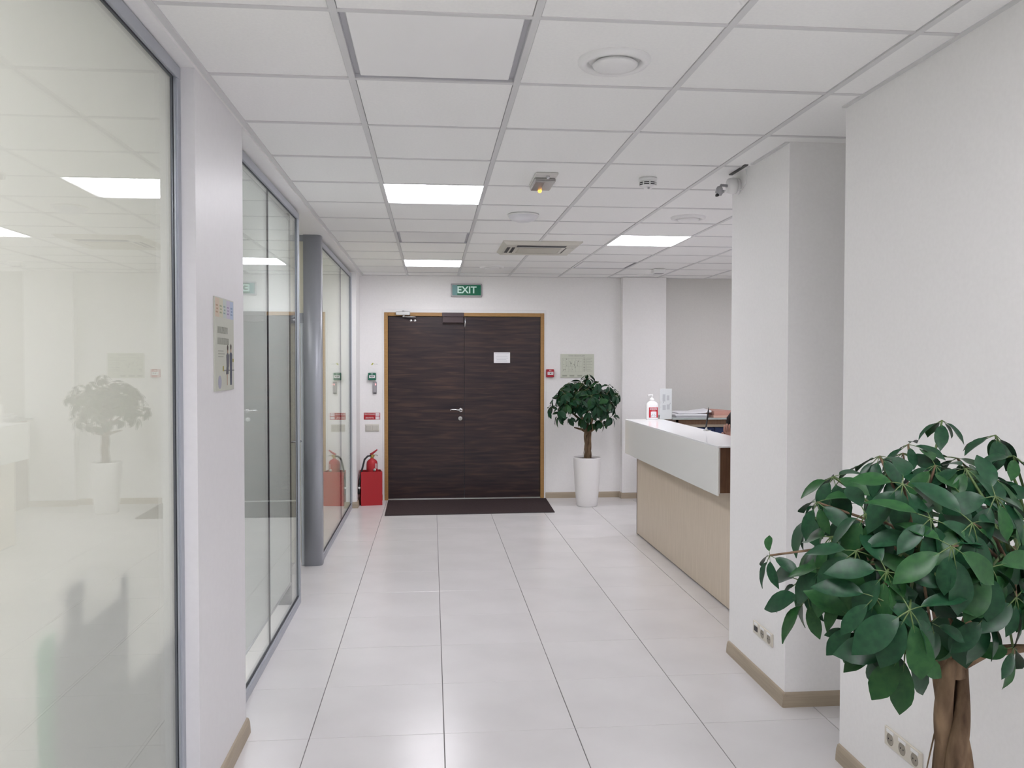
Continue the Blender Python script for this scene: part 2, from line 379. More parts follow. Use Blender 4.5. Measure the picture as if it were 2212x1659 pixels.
# door_2: glazed door across the side passage with its rounded grey post
d2 = thing('door_2', (-.98, 7.12, 0), 'grey framed glass door and transom across the side passage with a rounded grey post', None); d2['kind'] = 'structure'
b = MB(); pr_ = []
x0, x1, y0, y1, r = -1.045, -.905, 7.055, 7.172, .05
for cx, cy, a0 in ((x1-r, y0+r, -PI/2),):
    for k in range(9): a = a0+PI/2*k/8; pr_.append((cx+r*math.cos(a), cy+r*math.sin(a)))
pr_ += [(x1, y1), (x0, y1), (x0, y0)]
b.prism(pr_, 'z', 0, 2.722, ALU); b.sm = [len(f) == 4 for f in b.f]; b.build('post', d2)
b = MB(); b.box(-2.0, -1.045, 7.085, 7.15, 2.675, 2.722, ALU); b.build('top_rail', d2)
b = MB(); b.box(-2.0, -1.045, 7.085, 7.15, 2.0, 2.085, ALU); b.build('transom_rail', d2)
b = MB(); b.box(-2.0, -1.045, 7.11, 7.118, 2.085, 2.675, CREAMFILM); b.build('transom_pane', d2)
b = MB(); b.box(-1.075, -1.045, 7.08, 7.15, 0, 2.0, mat('pale_grey_door_edge', (.62, .66, .70), .35), .002); b.build('door_stile', d2)
b = MB(); b.box(-2.0, -1.075, 7.11, 7.118, .02, 2.0, CREAMFILM); b.build('door_pane', d2)
b = MB(); b.tube([(-1.07, 7.09, 1.03), (-1.09, 7.04, 1.03), (-1.19, 7.04, 1.03)], .009, CHROME, 8); b.build('door_handle', d2)
b = MB(); b.box(-4.0, -2.0, 7.08, 7.15, 0, 2.722, WALL); struct('wall_passage', b, 'white wall at the far side of the side passage')

# ---- dark double door
dr = thing('door_1', ((D0+D1)/2, YE, 0), 'dark wenge double door in an oak frame at the end of the corridor', 'door'); dr['kind'] = 'structure'
b = MB(); b.box(D0-.012, D0+.033, YE-.012, YE+.12, 0, DH+.005, OAK, .003); b.build('door_jamb', dr)
b = MB(); b.box(D1-.033, D1+.012, YE-.012, YE+.12, 0, DH+.005, OAK, .003); b.build('door_jamb', dr)
b = MB(); b.box(D0+.033, D1-.033, YE-.012, YE+.12, DH-.038, DH+.005, OAK, .003); b.build('door_head', dr)
b = MB()
b.box(D0-.034, D0-.012, YE-.008, YE+.01, 0, DH+.042, WHITEP, .002); b.box(D1+.012, D1+.034, YE-.008, YE+.01, 0, DH+.042, WHITEP, .002)
b.box(D0-.012, D1+.012, YE-.008, YE+.01, DH+.005, DH+.042, WHITEP, .002); b.build('casing', dr)
b = MB(); b.box(D0+.033, D1-.033, YE-.005, YE+.1, 0, .014, STEEL, .002); b.build('threshold', dr)
XS = .397
for x0, x1, nm in ((D0+.035, XS-.002, 'l'), (XS+.002, D1-.035, 'r')):
    b = MB(); b.box(x0, x1, YE+.012, YE+.055, .016, DH-.04, DOORW, .002); lf = b.build('door_leaf', dr)
    if nm == 'l':
        c = MB(); c.lathe([(.026, 0), (.026, -.010), (.022, -.013)], CHROME, (.352, YE+.012, 1.097), 18, 'y')
        c.tube([(.352, YE, 1.097), (.352, YE-.045, 1.097), (.335, YE-.055, 1.098), (.29, YE-.055, 1.106), (.24, YE-.052, 1.106), (.222, YE-.05, 1.098)], [.010, .010, .012, .0105, .0095, .008], CHROME, 10); c.build('door_handle', lf)
        c = MB(); c.lathe([(.026, 0), (.026, -.008), (.023, -.010)], STEEL, (.347, YE+.012, .995), 18, 'y'); c.box(.345, .349, YE, YE+.003, .983, 1.0, BLACK); c.build('lock_rosette', lf)
        c = MB(); c.box(-.435, -.26, YE-.055, YE-.012, 2.255, 2.30, STEEL, .006); c.lathe([(.012, 2.30), (.012, 2.312)], STEEL, (-.345, YE-.033, 0), 10)
        c.lathe([(.014, 2.232), (.014, 2.256)], STEEL, (-.34, YE-.035, 0), 10); c.tube([(-.34, YE-.035, 2.238), (-.2, YE-.05, 2.234), (-.19, YE-.01, 2.222)], .008, STEEL, 6); c.build('door_closer', lf)
        for xx in (-.251, -.203):
            c = MB(); c.lathe([(.020, 0), (.021, -.006), (.012, -.016), (.004, -.017)], CHROME, (xx, YE+.012, 2.193), 14, 'y'); c.build('closer_rosette', lf)
        c = MB(); c.box(.13, .385, YE-.05, YE+.012, 2.168, 2.238, mat('brown_metal_lock', (.062, .038, .042), .4), .003); c.build('magnetic_lock', lf)
        c = MB(); c.box(.125, .39, YE-.045, YE-.011, 2.24, 2.29, MATS['brown_metal_lock'], .003); c.build('magnet_plate', lf)
        c = MB(); c.tube([(.405, YE-.005, 2.245), (.407, YE-.012, 2.17), (.403, YE-.006, 2.10)], [.007, .008, .004], CHROME, 8); c.build('lock_pin', lf)

# ================================================================== CEILING FITTINGS
def panel_light(i, j, on, label, group):
    cx, cy = GX+GP*(i+.5), GY+GP*(j+.5)
    t = thing('ceiling_light', (cx, cy, ZC), label, 'ceiling light', group)
    H = GP/2-.012
    z0 = ZC+.005
    b = MB()
    for a in (1, -1):
        b.box(cx-H, cx+H, cy+a*H-.001, cy+a*H+.001, z0, ZC+.022, RECESS); b.box(cx+a*H-.001, cx+a*H+.001, cy-H, cy+H, z0, ZC+.022, RECESS)
    b.box(cx-H, cx+H, cy-H, cy+H, ZC+.018, ZC+.022, RECESS); b.build('housing', t)
    g = .021 if not on else .006
    b = MB(); b.box(cx-H+g, cx+H-g, cy-H+(.004 if not on else .006), cy+H-(.014 if not on else .006), ZC+.006, ZC+.0175, LAMPON if on else LAMPOFF, .003); b.build('diffuser', t)
    return t
for (i, j), on in LIGHTS.items():
    lab = {(0, 4): 'lit white ceiling panel, the large one above the corridor middle', (0, 10): 'lit white ceiling panel just before the exit sign',
           (3, 7): 'lit white ceiling panel above the reception counter', (0, 0): 'unlit ceiling panel nearest the viewer with dark gaps at its sides',
           (0, 7): 'unlit ceiling panel between the two lit corridor panels', (3, 10): 'unlit ceiling panel near the end wall on the reception side'}.get((i, j))
    panel_light(i, j, on, lab or {(0, -3): 'lit ceiling panel just above the viewer outside the picture', (0, -6): 'lit ceiling panel a few steps behind the viewer', (0, -10): 'lit ceiling panel farthest behind the viewer', (2, -4): 'lit ceiling panel behind the viewer by the right wall', (7, 4): 'lit ceiling panel deep in the reception hidden by the pillar', (6, 9): 'lit ceiling panel over the back cabinet hidden by the pillar'}[i, j], 'square ceiling light panels')
def diffuser(x, y, r, label):
    t = thing('air_diffuser', (x, y, ZC), label, 'air vent', 'round air diffusers in the ceiling')
    b = MB(); b.lathe([(r*.70, .012), (r*.72, -.006), (r*.80, -.018), (r*.92, -.017), (r, -.006), (r, .004)], WHITEP, (x, y, ZC+.003), 40, caps=False); b.build('rim', t)
    b = MB(); b.lathe([(r*.71, .008), (r*.71, .01)], DARK, (x, y, ZC+.003), 32); b.build('throat', t)
    b = MB(); b.lathe([(.01, .0), (r*.5, -.001), (r*.56, -.004), (r*.63, -.012), (r*.58, -.020), (r*.3, -.026), (.004, -.028)], WHITEP, (x+r*.03, y+r*.02, ZC), 40); b.build('disc', t)
diffuser(.640, 2.955, .128, 'large round air diffuser nearest the viewer beside the unlit panel')
diffuser(1.862, 6.05, .125, 'round air diffuser above the reception just before the lit panel')
diffuser(.659, 9.33, .135, 'round air diffuser close to the end wall beyond the air conditioner')
x, y = .655, 6.06
t = thing('ceiling_dome', (x, y, ZC), 'white shallow dome on the ceiling before the air conditioner', 'dome')
b = MB(); b.lathe([(.108, .003), (.106, -.012), (.088, -.034), (.05, -.047), (.004, -.050)], mat('opal_dome', (.74, .74, .77), .3), (x, y, ZC), 32); b.build('dome', t)
b = MB(); b.lathe([(.112, .004), (.112, -.006), (.104, -.008)], WHITEP, (x, y, ZC), 32); b.build('base_ring', t)
x, y = 1.239, 4.80
t = thing('smoke_detector', (x, y, ZC), 'small white smoke detector with dark slots on the ceiling', 'smoke detector')
b = MB(); b.lathe([(.052, .004), (.052, -.012), (.049, -.016)], WHITEP, (x, y, ZC), 28); b.build('base', t)
b = MB(); b.lathe([(.047, -.014), (.048, -.04), (.036, -.046), (.026, -.05), (.022, -.056), (.004, -.057)], WHITEP, (x, y, ZC), 28); b.build('head', t)
b = MB()
for k in range(8):
    a0 = k*PI/4+.09
    for zz in (-.023, -.033):
        n = 4; vs = []
        for q in range(n+1):
            a = a0+q*(PI/4-.18)/n
            for rr in (.0485, .0472):
                for dz in (0, .006): vs.append((x+rr*math.cos(a), y+rr*math.sin(a), ZC+zz-dz))
        fs = []
        for q in range(n): k0 = q*4; fs += [(k0, k0+1, k0+5, k0+4), (k0+2, k0+6, k0+7, k0+3)]
        b.add(vs, fs, DARK)
b.build('slots', t)
b = MB(); b.box(x-.007, x+.004, y-.03, y-.02, ZC-.062, ZC-.052, GREYP, .002); b.build('indicator', t)
# emergency luminaire with amber lamp
t = thing('emergency_fixture', (.64, 4.86, ZC), 'grey clear-lensed box on the ceiling with a small amber light', 'emergency light')
b = MB(); b.box(.578, .706, 4.70, 5.03, ZC-.010, ZC+.003, mat('pale_base_plate', (.66, .64, .62), .5), .003); b.build('base_plate', t)
b = MB(); b.box(.582, .702, 4.78, 5.025, ZC-.034, ZC-.010, mat('smoked_lens', (.40, .39, .38), .15), .006); b.build('lens', t)
b = MB(); b.box(.586, .64, 4.79, 5.02, ZC-.036, ZC-.0335, mat('brown_grey_plate', (.235, .205, .20), .35), .001); b.build('reflector_plate', t)
b = MB(); b.lathe([(.011, 0), (.012, -.012), (.004, -.018)], CHROME, (.650, 4.735, ZC-.010), 12); b.build('knob', t)
b = MB(); b.lathe([(.008, -.010), (.0115, -.004), (.0115, .004), (.008, .010)], AMBER, (.639, 5.005, ZC-.04), 12, 'y'); b.build('amber_lamp', t)
# cassette air conditioner
ax0, ax1, ay0, ay1 = AC
t = thing('cassette_air_conditioner', ((ax0+ax1)/2, (ay0+ay1)/2, ZC), 'square cream cassette air conditioner in the ceiling', 'air conditioner')
zb = ZC-.028
mx, my = (ax0+ax1)/2, (ay0+ay1)/2; s0 = .165; s1 = .225; s2 = .30
b = MB()
b.prism([(ax0, ay0), (ax1, ay0), (ax1, ay1), (ax0, ay1)], 'z', ZC-.004, ZC+.03, CREAMP)
# bevelled skirt then face ring cut by four slots
def frus(b, o, i, z0, z1, m):
    vs = [(mx+sx*o[0], my+sy*o[1], z0) for sx, sy in ((-1, -1), (1, -1), (1, 1), (-1, 1))]+[(mx+sx*i[0], my+sy*i[1], z1) for sx, sy in ((-1, -1), (1, -1), (1, 1), (-1, 1))]
    b.add(vs, [(k, k+4, (k+1) % 4+4, (k+1) % 4) for k in range(4)], m)
HX, HY = (ax1-ax0)/2, (ay1-ay0)/2
frus(b, (HX, HY), (HX-.03, HY-.03), ZC-.004, zb, CREAMP); frus(b, (HX-.03, HY-.03), (s2, s2+.018), zb, zb-.001, CREAMP); frus(b, (s1, s1-.03), (s0+.03, s0), zb-.001, zb-.002, CREAMP)
for sx in (-1, 1):
    for sy in (-1, 1):  # corner blocks between the slots
        xs = sorted((mx+sx*s1*.98, mx+sx*s2)); ys = sorted((my+sy*(s1-.03)*.98, my+sy*(s2+.018))); b.box(xs[0], xs[1], ys[0], ys[1], zb-.0012, ZC, CREAMP)
b.build('panel', t)
for nm, x0, x1, y0, y1 in (('air_slot', mx-s1, mx+s1, ay0+.062, ay0+.185), ('air_slot', mx-s2, mx-s1, my-s1+.03, my+s1-.03), ('air_slot', mx+s1, mx+s2, my-s1+.03, my+s1-.03), ('air_slot', mx-s1, mx+s1, my+s1-.03, my+s2+.018)):
    c = MB(); c.box(x0, x1, y0, y1, zb+.001, ZC, BLACK); c.build(nm, t)
c = MB(); c.box(mx-s1+.01, mx+s1-.01, ay0+.150, ay0+.158, zb-.005, zb+.002, GREYP); c.build('louvre', t)
c = MB(); c.box(mx-s2+.030, mx-s2+.044, my-s1+.03, my+s1-.03, zb-.004, zb+.002, CREAMP); c.build('louvre', t)
c = MB(); c.box(mx+s1+.012, mx+s2-.002, my-s1+.03, my+s1-.03, zb-.003, zb+.002, CREAMP); c.build('louvre', t)
c = MB(); c.box(mx-s1, mx+s1, my+s1-.026, my+s2+.016, zb-.004, zb+.002, CREAMP); c.build('louvre', t)
c = MB(); c.box(mx-s0-.03, mx+s0+.03, my-s0+.0, my+s0, zb-.006, ZC-.004, mat('cream_grille', (.50, .47, .41), .5), .006)
for k in range(14):
    yy = my-s0+.02+k*(2*s0-.04)/13; c.box(mx-s0-.02, mx+s0+.02, yy-.003, yy+.003, zb-.0075, zb-.0055, CREAMP)
c.build('intake_grille', t)
# small white box sensor over the reception
x, y = 2.555, 9.40
t = thing('ceiling_sensor', (x, y, ZC), 'small square white box on the ceiling near the flat column', 'sensor')
b = MB(); b.box(x-.07, x+.07, y-.07, y+.07, ZC-.045, ZC+.003, WHITEP, .01); b.build('body', t); b = MB(); b.box(x-.05, x+.05, y-.05, y+.05, ZC-.049, ZC-.044, GREYP, .004); b.build('lens', t)
# security camera at the pillar's far top corner
t = thing('security_camera', (XR, 4.62, 2.66), 'white camera with grey joint on the top corner of the pillar', 'camera')
b = MB(); b.lathe([(.045, 0), (.045, -.012), (.038, -.018)], WHITEP, (XR, 4.63, 2.665), 20, 'x'); b.build('mount_plate', t)
b = MB(); b.lathe([(.012, -.062), (.040, -.058), (.046, -.03), (.044, -.014)], WHITEP, (XR-.01, 4.61, 2.665), 24, 'x'); b.build('body', t)
b = MB(); b.lathe([(.012, 0), (.018, .01), (.018, .04), (.012, .05)], GREYP, (XR-.125, 4.585, 2.605), 14); b.box(XR-.145, XR-.10, 4.57, 4.60, 2.618, 2.635, GREYP, .004); b.tube([(XR-.125, 4.585, 2.64), (XR-.11, 4.6, 2.665), (XR-.06, 4.61, 2.665)], .008, GREYP, 8); b.box(XR-.145, XR-.13, 4.572, 4.598, 2.60, 2.615, BLACK, .003); b.build('joint', t)
b = MB(); b.tube([(XR-.008, 4.50, ZC), (XR-.006, 4.49, 2.70), (XR-.007, 4.505, 2.655), (XR-.012, 4.54, 2.635), (XR-.02, 4.585, 2.632)], .0022, WHITEP, 6); b.build('cable', t)
b = MB(); b.box(XR-.045, XR-.024, 4.42, 4.66, ZC-.0005, ZC+.012, BLACK); b.build('ceiling_gap', ceiling)

# ================================================================== LEFT PANEL
px0, px1, pz0, pz1 = 3.352, 3.662, 1.564, 1.933
t = thing('poster', (XL, (px0+px1)/2, pz0), 'pale poster board with pastel top band and two drawn figures on white panel', 'poster')
PX = XL+.006
b = MB(); b.box(XL, PX, px0, px1, pz0, pz1, mat('poster_board', (.52, .53, .46), .45), .0008); b.build('board', t)
b = MB(); cols = [(.58, .47, .36), (.55, .53, .40), (.47, .53, .50), (.50, .46, .56), (.38, .46, .60)]
for k, c in enumerate(cols):
    a = px0+.006+k*(px1-px0-.012)/5; b.box(PX, PX+.0004, a, a+(px1-px0-.012)/5, pz1-.078, pz1-.004, mat('pastel_%d' % k, c, .5))
b.build('colour_band', t)
def W(b, y0, y1, z0, z1, m): b.box(PX+.0003, PX+.0009, y0, y1, z0, z1, m)
b = MB()
tint = [(.42, .28, .18), (.30, .34, .22), (.24, .32, .31), (.31, .25, .38), (.20, .28, .42)]
for k in range(5):
    m_ = mat('band_print_%d' % k, tint[k], .6); a = px0+.016+k*(px1-px0-.012)/5
    for q in range(3):
        W(b, a+.008*(q % 2), a+.03, pz1-.030-.013*q-.006, pz1-.030-.013*q, m_)
b.build('band_lettering', t)['kind'] = 'stuff'
b = MB()
gl = mat('poster_grey_print', (.36, .37, .32), .6)
for row, z, n in ((0, pz1-.128, 9), (1, pz1-.172, 10)):   # illegible big lettering drawn as letter-like strokes
    for q in range(n):
        a = px0+.04+q*.0185; W(b, a, a+.003, z-.013, z+.013, gl); W(b, a+.009, a+.012, z-.013, z+.013, gl)
        W(b, a, a+.012, z+(-.013, .010, -.001)[q % 3], z+(-.010, .013, .002)[q % 3], gl)
for q in range(3): W(b, px0+.05, px0+.13+.02*(q == 1), pz1-.213-.011*q, pz1-.209-.011*q, gl)
b.build('lettering', t)
def fig(y, z0, h, cloth, hair, skirt):
    b = MB(); ink = mat('figure_'+cloth[0], cloth[1], .6); sk = mat('figure_skin', (.40, .26, .18), .6)
    def poly(pts, m): b.prism([(p[0], p[1]) for p in pts], 'x', PX+.0004, PX+.0010, m)
    poly([(y-.008, z0+h*.86), (y+.008, z0+h*.86), (y+.011, z0+h*.95), (y, z0+h), (y-.011, z0+h*.95)], hair)
    poly([(y-.006, z0+h*.79), (y+.006, z0+h*.79), (y+.008, z0+h*.88), (y-.008, z0+h*.88)], sk)
    poly([(y-.018, z0+h*.45), (y+.018, z0+h*.45), (y+.022, z0+h*.74), (y+.008, z0+h*.79), (y-.008, z0+h*.79), (y-.022, z0+h*.74)], ink)
    if skirt:
        poly([(y-.028, z0+h*.27), (y+.010, z0+h*.27), (y+.014, z0+h*.45), (y-.020, z0+h*.45)], ink)
        poly([(y-.012, z0), (y-.006, z0), (y-.004, z0+h*.27), (y-.014, z0+h*.27)], sk)
    else:
        poly([(y-.014, z0), (y-.003, z0), (y, z0+h*.45), (y-.016, z0+h*.45)], ink); poly([(y+.003, z0), (y+.014, z0), (y+.016, z0+h*.45), (y, z0+h*.45)], ink)
    return b
hd = mat('figure_hair', (.06, .035, .025), .6)
fig(px0+.20, pz0+.02, .165, ('grey', (.075, .075, .095)), hd, True).build('drawn_figure', t)
fig(px0+.255, pz0+.02, .17, ('navy', (.05, .06, .10)), hd, False).build('drawn_figure', t)
b = MB(); ol = mat('olive_print', (.33, .29, .06), .6)
W(b, px0+.285, px0+.302, pz0+.115, pz0+.128, ol); W(b, px0+.118, px0+.134, pz0+.078, pz0+.098, ol); W(b, px0+.14, px0+.31, pz0+.078, pz0+.083, mat('grey_print', (.22, .22, .21), .6)); b.build('drawn_props', t)
b = MB(); cyy, czz = px0+.07, pz0+.035; b.prism([(cyy+.026*math.cos(k*PI/12), czz+.026*math.sin(k*PI/12)) for k in range(24)], 'x', PX+.0002, PX+.0008, mat('violet_stamp', (.36, .36, .45), .6)); b.build('round_stamp', t)

# ================================================================== END WALL
Y0 = YE
t = thing('exit_sign', (.423, Y0, 2.483), 'green EXIT sign in a grey frame above the double door', 'exit sign')
b = MB(); b.box(.233, .613, Y0-.035, Y0, 2.483, 2.644, mat('sign_grey_case', (.42, .42, .44), .4), .008); b.build('case', t)
b = MB(); b.box(.250, .598, Y0-.0385, Y0-.034, 2.502, 2.628, GREENS, .002); b.build('face', t)
b = MB(); b.box(.252, .308, Y0-.0392, Y0-.0386, 2.504, 2.626, TEAL); b.build('pale_end', t)
text('lettering', 'EXIT', (.425, Y0-.040, 2.564), .116, MINT, t, bold=.0025)
b = MB()
for xx in (.238, .604):
    for zz in (2.488, 2.636): b.lathe([(.006, 0), (.006, -.003)], GREYP, (xx, Y0-.035, zz), 8, 'y')
b.build('screws', t)
t = thing('notice_sheet', (.861, Y0+.012, 1.742), 'white paper notice taped to the right leaf of the double door', 'notice')
b = MB(); b.box(.761, .961, Y0+.0105, Y0+.0118, 1.677, 1.808, PAPER); b.build('sheet', t)
b = MB()
for k, (l, w_) in enumerate(((.775, .17), (.80, .12), (.79, .14), (.785, .15), (.795, .12), (.785, .14))):
    z = 1.797-k*.019; b.box(l, l+w_, Y0+.0098, Y0+.0106, z-.004, z, mat('notice_ink', (.50, .50, .55), .6))
b.build('printed_lines', t)
t = thing('evacuation_plan', (1.80, Y0, 1.494), 'pale green evacuation plan board on the wall behind the far tree', 'plan')
b = MB(); b.box(1.589, 2.009, Y0-.012, Y0, 1.494, 1.789, mat('pale_green_board', (.60, .625, .53), .35), .002); b.build('board', t)
YP = Y0-.012
text('title', 'ПЛАН ЭВАКУАЦИИ', (1.79, YP-.0006, 1.766), .022, INKL, t, depth=.0005)
b = MB(); gi = mat('plan_ink', (.22, .23, .19), .6); gm = mat('plan_pale_ink', (.38, .40, .33), .6)
def L(x0, x1, z0, z1, m=gi): b.box(x0, x1, YP-.0008, YP-.0001, z0, z1, m)
for z in (1.565, 1.635, 1.735): L(1.61, 1.86, z, z+.002, gm)
for x in (1.61, 1.65, 1.69, 1.73, 1.775, 1.82, 1.858): L(x, x+.002, 1.565, 1.737, gm)
for x in (1.665, 1.71, 1.76, 1.80): L(x, x+.002, 1.635, 1.70, gi)
for k in range(20):
    x, z = 1.615+rnd.random()*.23, 1.57+rnd.random()*.15; L(x, x+.007, z, z+rnd.choice((.006, .014)), gi)
for k in range(9):
    z = 1.735-k*.02; L(1.875, 1.895, z, z+.009, gm if k != 6 else gi); L(1.915, 1.985-.02*(k % 2), z+.002, z+.006, gm)
L(1.905, 1.908, 1.58, 1.735, gi)
for x in (1.61, 1.70, 1.80): L(x, x+.06, 1.51, 1.53, gm)
b.build('plan_drawing', t)
def callpoint(nm, x0, x1, z0, z1, m, label, cat, d=.045):
    t = thing(nm, ((x0+x1)/2, Y0, z0), label, cat)
    b = MB(); b.box(x0, x1, Y0-d, Y0, z0, z1, m, .006); b.build('box', t)
    w, h = x1-x0, z1-z0
    b = MB(); b.box(x0+w*.14, x1-w*.10, Y0-d-.003, Y0-d+.001, z0+h*.30, z0+h*.68, PAPER, .001); b.build('press_window', t)
    b = MB()
    for k in range(3):
        cx = x0+w*(.32+.19*k); zc = z0+h*.49
        b.prism([(cx-.007, zc+.008), (cx+.007, zc+.008), (cx, zc-.008)] if k != 1 else [(cx-.006, zc-.009), (cx+.006, zc-.009), (cx+.006, zc+.009), (cx-.006, zc+.009)], 'y', Y0-d-.0042, Y0-d-.0028, INK)
    b.build('pictograms', t)
    b = MB()
    for k in range(2): b.box(x0+w*(.36+.16*k), x0+w*(.46+.16*k), Y0-d-.0015, Y0-d+.0005, z0+h*.80, z0+h*.90, mat('pale_mark', (.7, .6, .6), .5) if m is REDP else WHITEP)
    b.build('marks', t)
    return t
callpoint('fire_alarm_button', 1.408, 1.503, 1.502, 1.600, REDP, 'small red fire alarm box right of the double door', 'alarm')
callpoint('door_release_button', -.768, -.675, 1.466, 1.556, GREENP, 'small green door release box left of the double door', 'button', d=.05)
t = thing('card_reader', (-.692, Y0, 1.300), 'narrow grey reader with a red light below the green box', 'card reader')
b = MB(); b.box(-.714, -.665, Y0-.022, Y0, 1.300, 1.447, mat('reader_grey', (.34, .33, .35), .35), .006); b.build('body', t)
b = MB(); b.box(-.685, -.675, Y0-.0245, Y0-.0215, 1.405, 1.425, REDLED, .001); b.build('led', t)
b = MB(); b.box(-.705, -.672, Y0-.0245, Y0-.021, 1.304, 1.316, INK, .002); b.build('bottom_cap', t)
t = thing('leaf_sticker', (-.69, Y0, 1.655), 'tiny yellow-green leaf sticker above the green box', 'sticker')
b = MB(); b.prism([(-.735, 1.652), (-.722, 1.648), (-.708, 1.662), (-.706, 1.676), (-.722, 1.674)], 'y', Y0-.001, Y0, mat('leaf_print', (.45, .47, .10), .5)); b.build('leaf_mark', t)
b = MB()
for k in range(4): b.box(-.695+k*.012, -.688+k*.012, Y0-.001, Y0, 1.656, 1.668-.003*(k % 2), mat('pale_grey_print', (.6, .61, .6), .5))
b.build('lettering', t)
t = thing('fire_call_sign', (-.726, Y0, .987), 'red and white fire call sign above the light switch', 'sign')
b = MB(); b.box(-.824, -.627, Y0-.003, Y0, .987, 1.070, RED, .0005); b.build('plate', t)
text('upper_lettering', 'ПРИ ПОЖАРЕ', (-.755, Y0-.0032, 1.049), .0245, WHITEP, t, depth=.0008, sx=.80)
text('lower_lettering', 'ЗВОНИТЬ', (-.755, Y0-.0032, 1.008), .0245, WHITEP, t, depth=.0008, sx=.86)
for z, s in ((1.049, '101'), (1.008, '112')):
    b = MB(); b.box(-.683, -.634, Y0-.0036, Y0-.0028, z-.017, z+.017, PAPER); b.build('number_box', t)
    text('number', s, (-.658, Y0-.0042, z), .024, mat('pale_red_ink', (.55, .25, .27), .5), t, depth=.0006, sx=.9)
t = thing('light_switch', (-.724, Y0, .842), 'ivory double light switch under the fire call sign', 'light switch')
b = MB(); b.box(-.807, -.641, Y0-.009, Y0, .842, .930, CREAMP, .003); b.build('plate', t)
for x in (-.797, -.719):
    b = MB(); b.box(x, x+.068, Y0-.014, Y0-.008, .853, .920, mat('switch_rocker', (.56, .55, .50), .35), .003); b.build('rocker', t)
# fire extinguisher in its red stand
ang = math.atan2(10.036-9.993, -.583+.828)
t = thing('extinguisher_stand', (-.705, 10.015, 0), 'open-topped red metal box on the floor left of the double door', 'stand', rz=ang)
S0 = Vector((-.705, 10.015, 0)); sw, sd, sh = .124, .20, .398
def local(b, nm, par):
    o = b.build(nm, par, off=Vector((0, 0, 0))); return o
for nm, a in (('front_panel', (-sw, sw, 0, .004, 0, sh)), ('back_panel', (-sw, sw, sd-.004, sd, 0, sh+.0)), ('side_panel', (-sw, -sw+.004, .004, sd-.004, 0, sh)), ('side_panel', (sw-.004, sw, .004, sd-.004, 0, sh)), ('bottom_panel', (-sw+.004, sw-.004, .004, sd-.004, 0, .008))):
    b = MB(); b.box(*a, RED); local(b, nm, t)
b = MB(); b.box(-sw+.03, -sw+.10, -.0008, 0, sh-.03, sh-.028, RED)
ex, ey = -.708, 10.118
t = thing('fire_extinguisher', (ex, ey, .012), 'red fire extinguisher with black hose standing in the red box', 'fire extinguisher')
b = MB(); b.lathe([(.055, .012), (.062, .02), (.0665, .03), (.0665, .475), (.062, .505), (.045, .528), (.022, .540), (.018, .548)], RED, (ex, ey, 0), 28); b.build('cylinder', t)
b = MB(); b.lathe([(.017, .546), (.019, .556), (.019, .572), (.014, .582)], mat('brass', (.42, .30, .10), .3, .9), (ex, ey, 0), 14); b.box(ex-.012, ex+.03, ey-.012, ey+.012, .566, .590, MATS['brass'], .003); b.build('valve', t)
b = MB(); b.tube([(ex-.02, ey, .590), (ex+.0, ey, .600), (ex+.03, ey, .622), (ex+.062, ey, .648)], [.012, .013, .011, .007], REDP, 8); b.build('lever', t)
b = MB(); b.tube([(ex+.01, ey, .575), (ex+.045, ey, .588), (ex+.068, ey, .575)], [.007, .007, .006], STEEL, 8); b.build('carry_handle', t)
b = MB(); b.tube([(ex-.012, ey-.01, .578), (ex-.05, ey-.02, .572), (ex-.085, ey-.03, .535), (ex-.105, ey-.04, .45), (ex-.118, ey-.07, .40), (ex-.135, ey-.10, .30), (ex-.142, ey-.105, .215)], [.010, .011, .011, .011, .011, .011, .011], BLACK, 8)
b.tube([(ex-.142, ey-.105, .20), (ex-.146, ey-.107, .135)], [.012, .015], BLACK, 8); b.build('hose', t)
b = MB(); b.tube([(ex-.141, ey-.105, .222), (ex-.142, ey-.106, .198)], .0135, WHITEP, 8); b.build('hose_collar', t)
b = MB(); n = 8
vs = []
for q in range(n+1):
    a = -PI*.30+q*PI*.34/n
    for zz in (.43, .49): vs.append((ex+.0672*math.cos(a), ey+.0672*math.sin(a), zz-.01*q/n))
b.add(vs, [(2*q, 2*q+2, 2*q+3, 2*q+1) for q in range(0, n, 2)], mat('white_label', (.7, .68, .68), .5)); b.build('label', t)
b = MB(); b.lathe([(.016, 0), (.018, -.012), (.008, -.016)], STEEL, (ex+.035, ey-.062, .415), 12, 'y'); b.build('gauge', t)
# entrance mat
t = thing('door_mat', (.43, 9.83, 0), 'dark brown entrance mat in front of the double door', 'mat')
b = MB(); b.prism([(-.513, 9.315), (1.367, 9.368), (1.40, 10.335), (-.527, 10.33)], 'z', 0, .009, MATC); b.build('pile', t)
b = MB()
q4 = [(-.513, 9.315), (1.367, 9.368), (1.40, 10.335), (-.527, 10.33)]
for k in range(4):
    p, q = Vector((*q4[k], 0)), Vector((*q4[(k+1) % 4], 0)); b.tube([p+Vector((0, 0, .004)), q+Vector((0, 0, .004))], .0055, mat('mat_rubber_edge', (.03, .022, .024), .7), 6)
b.build('rubber_edge', t)

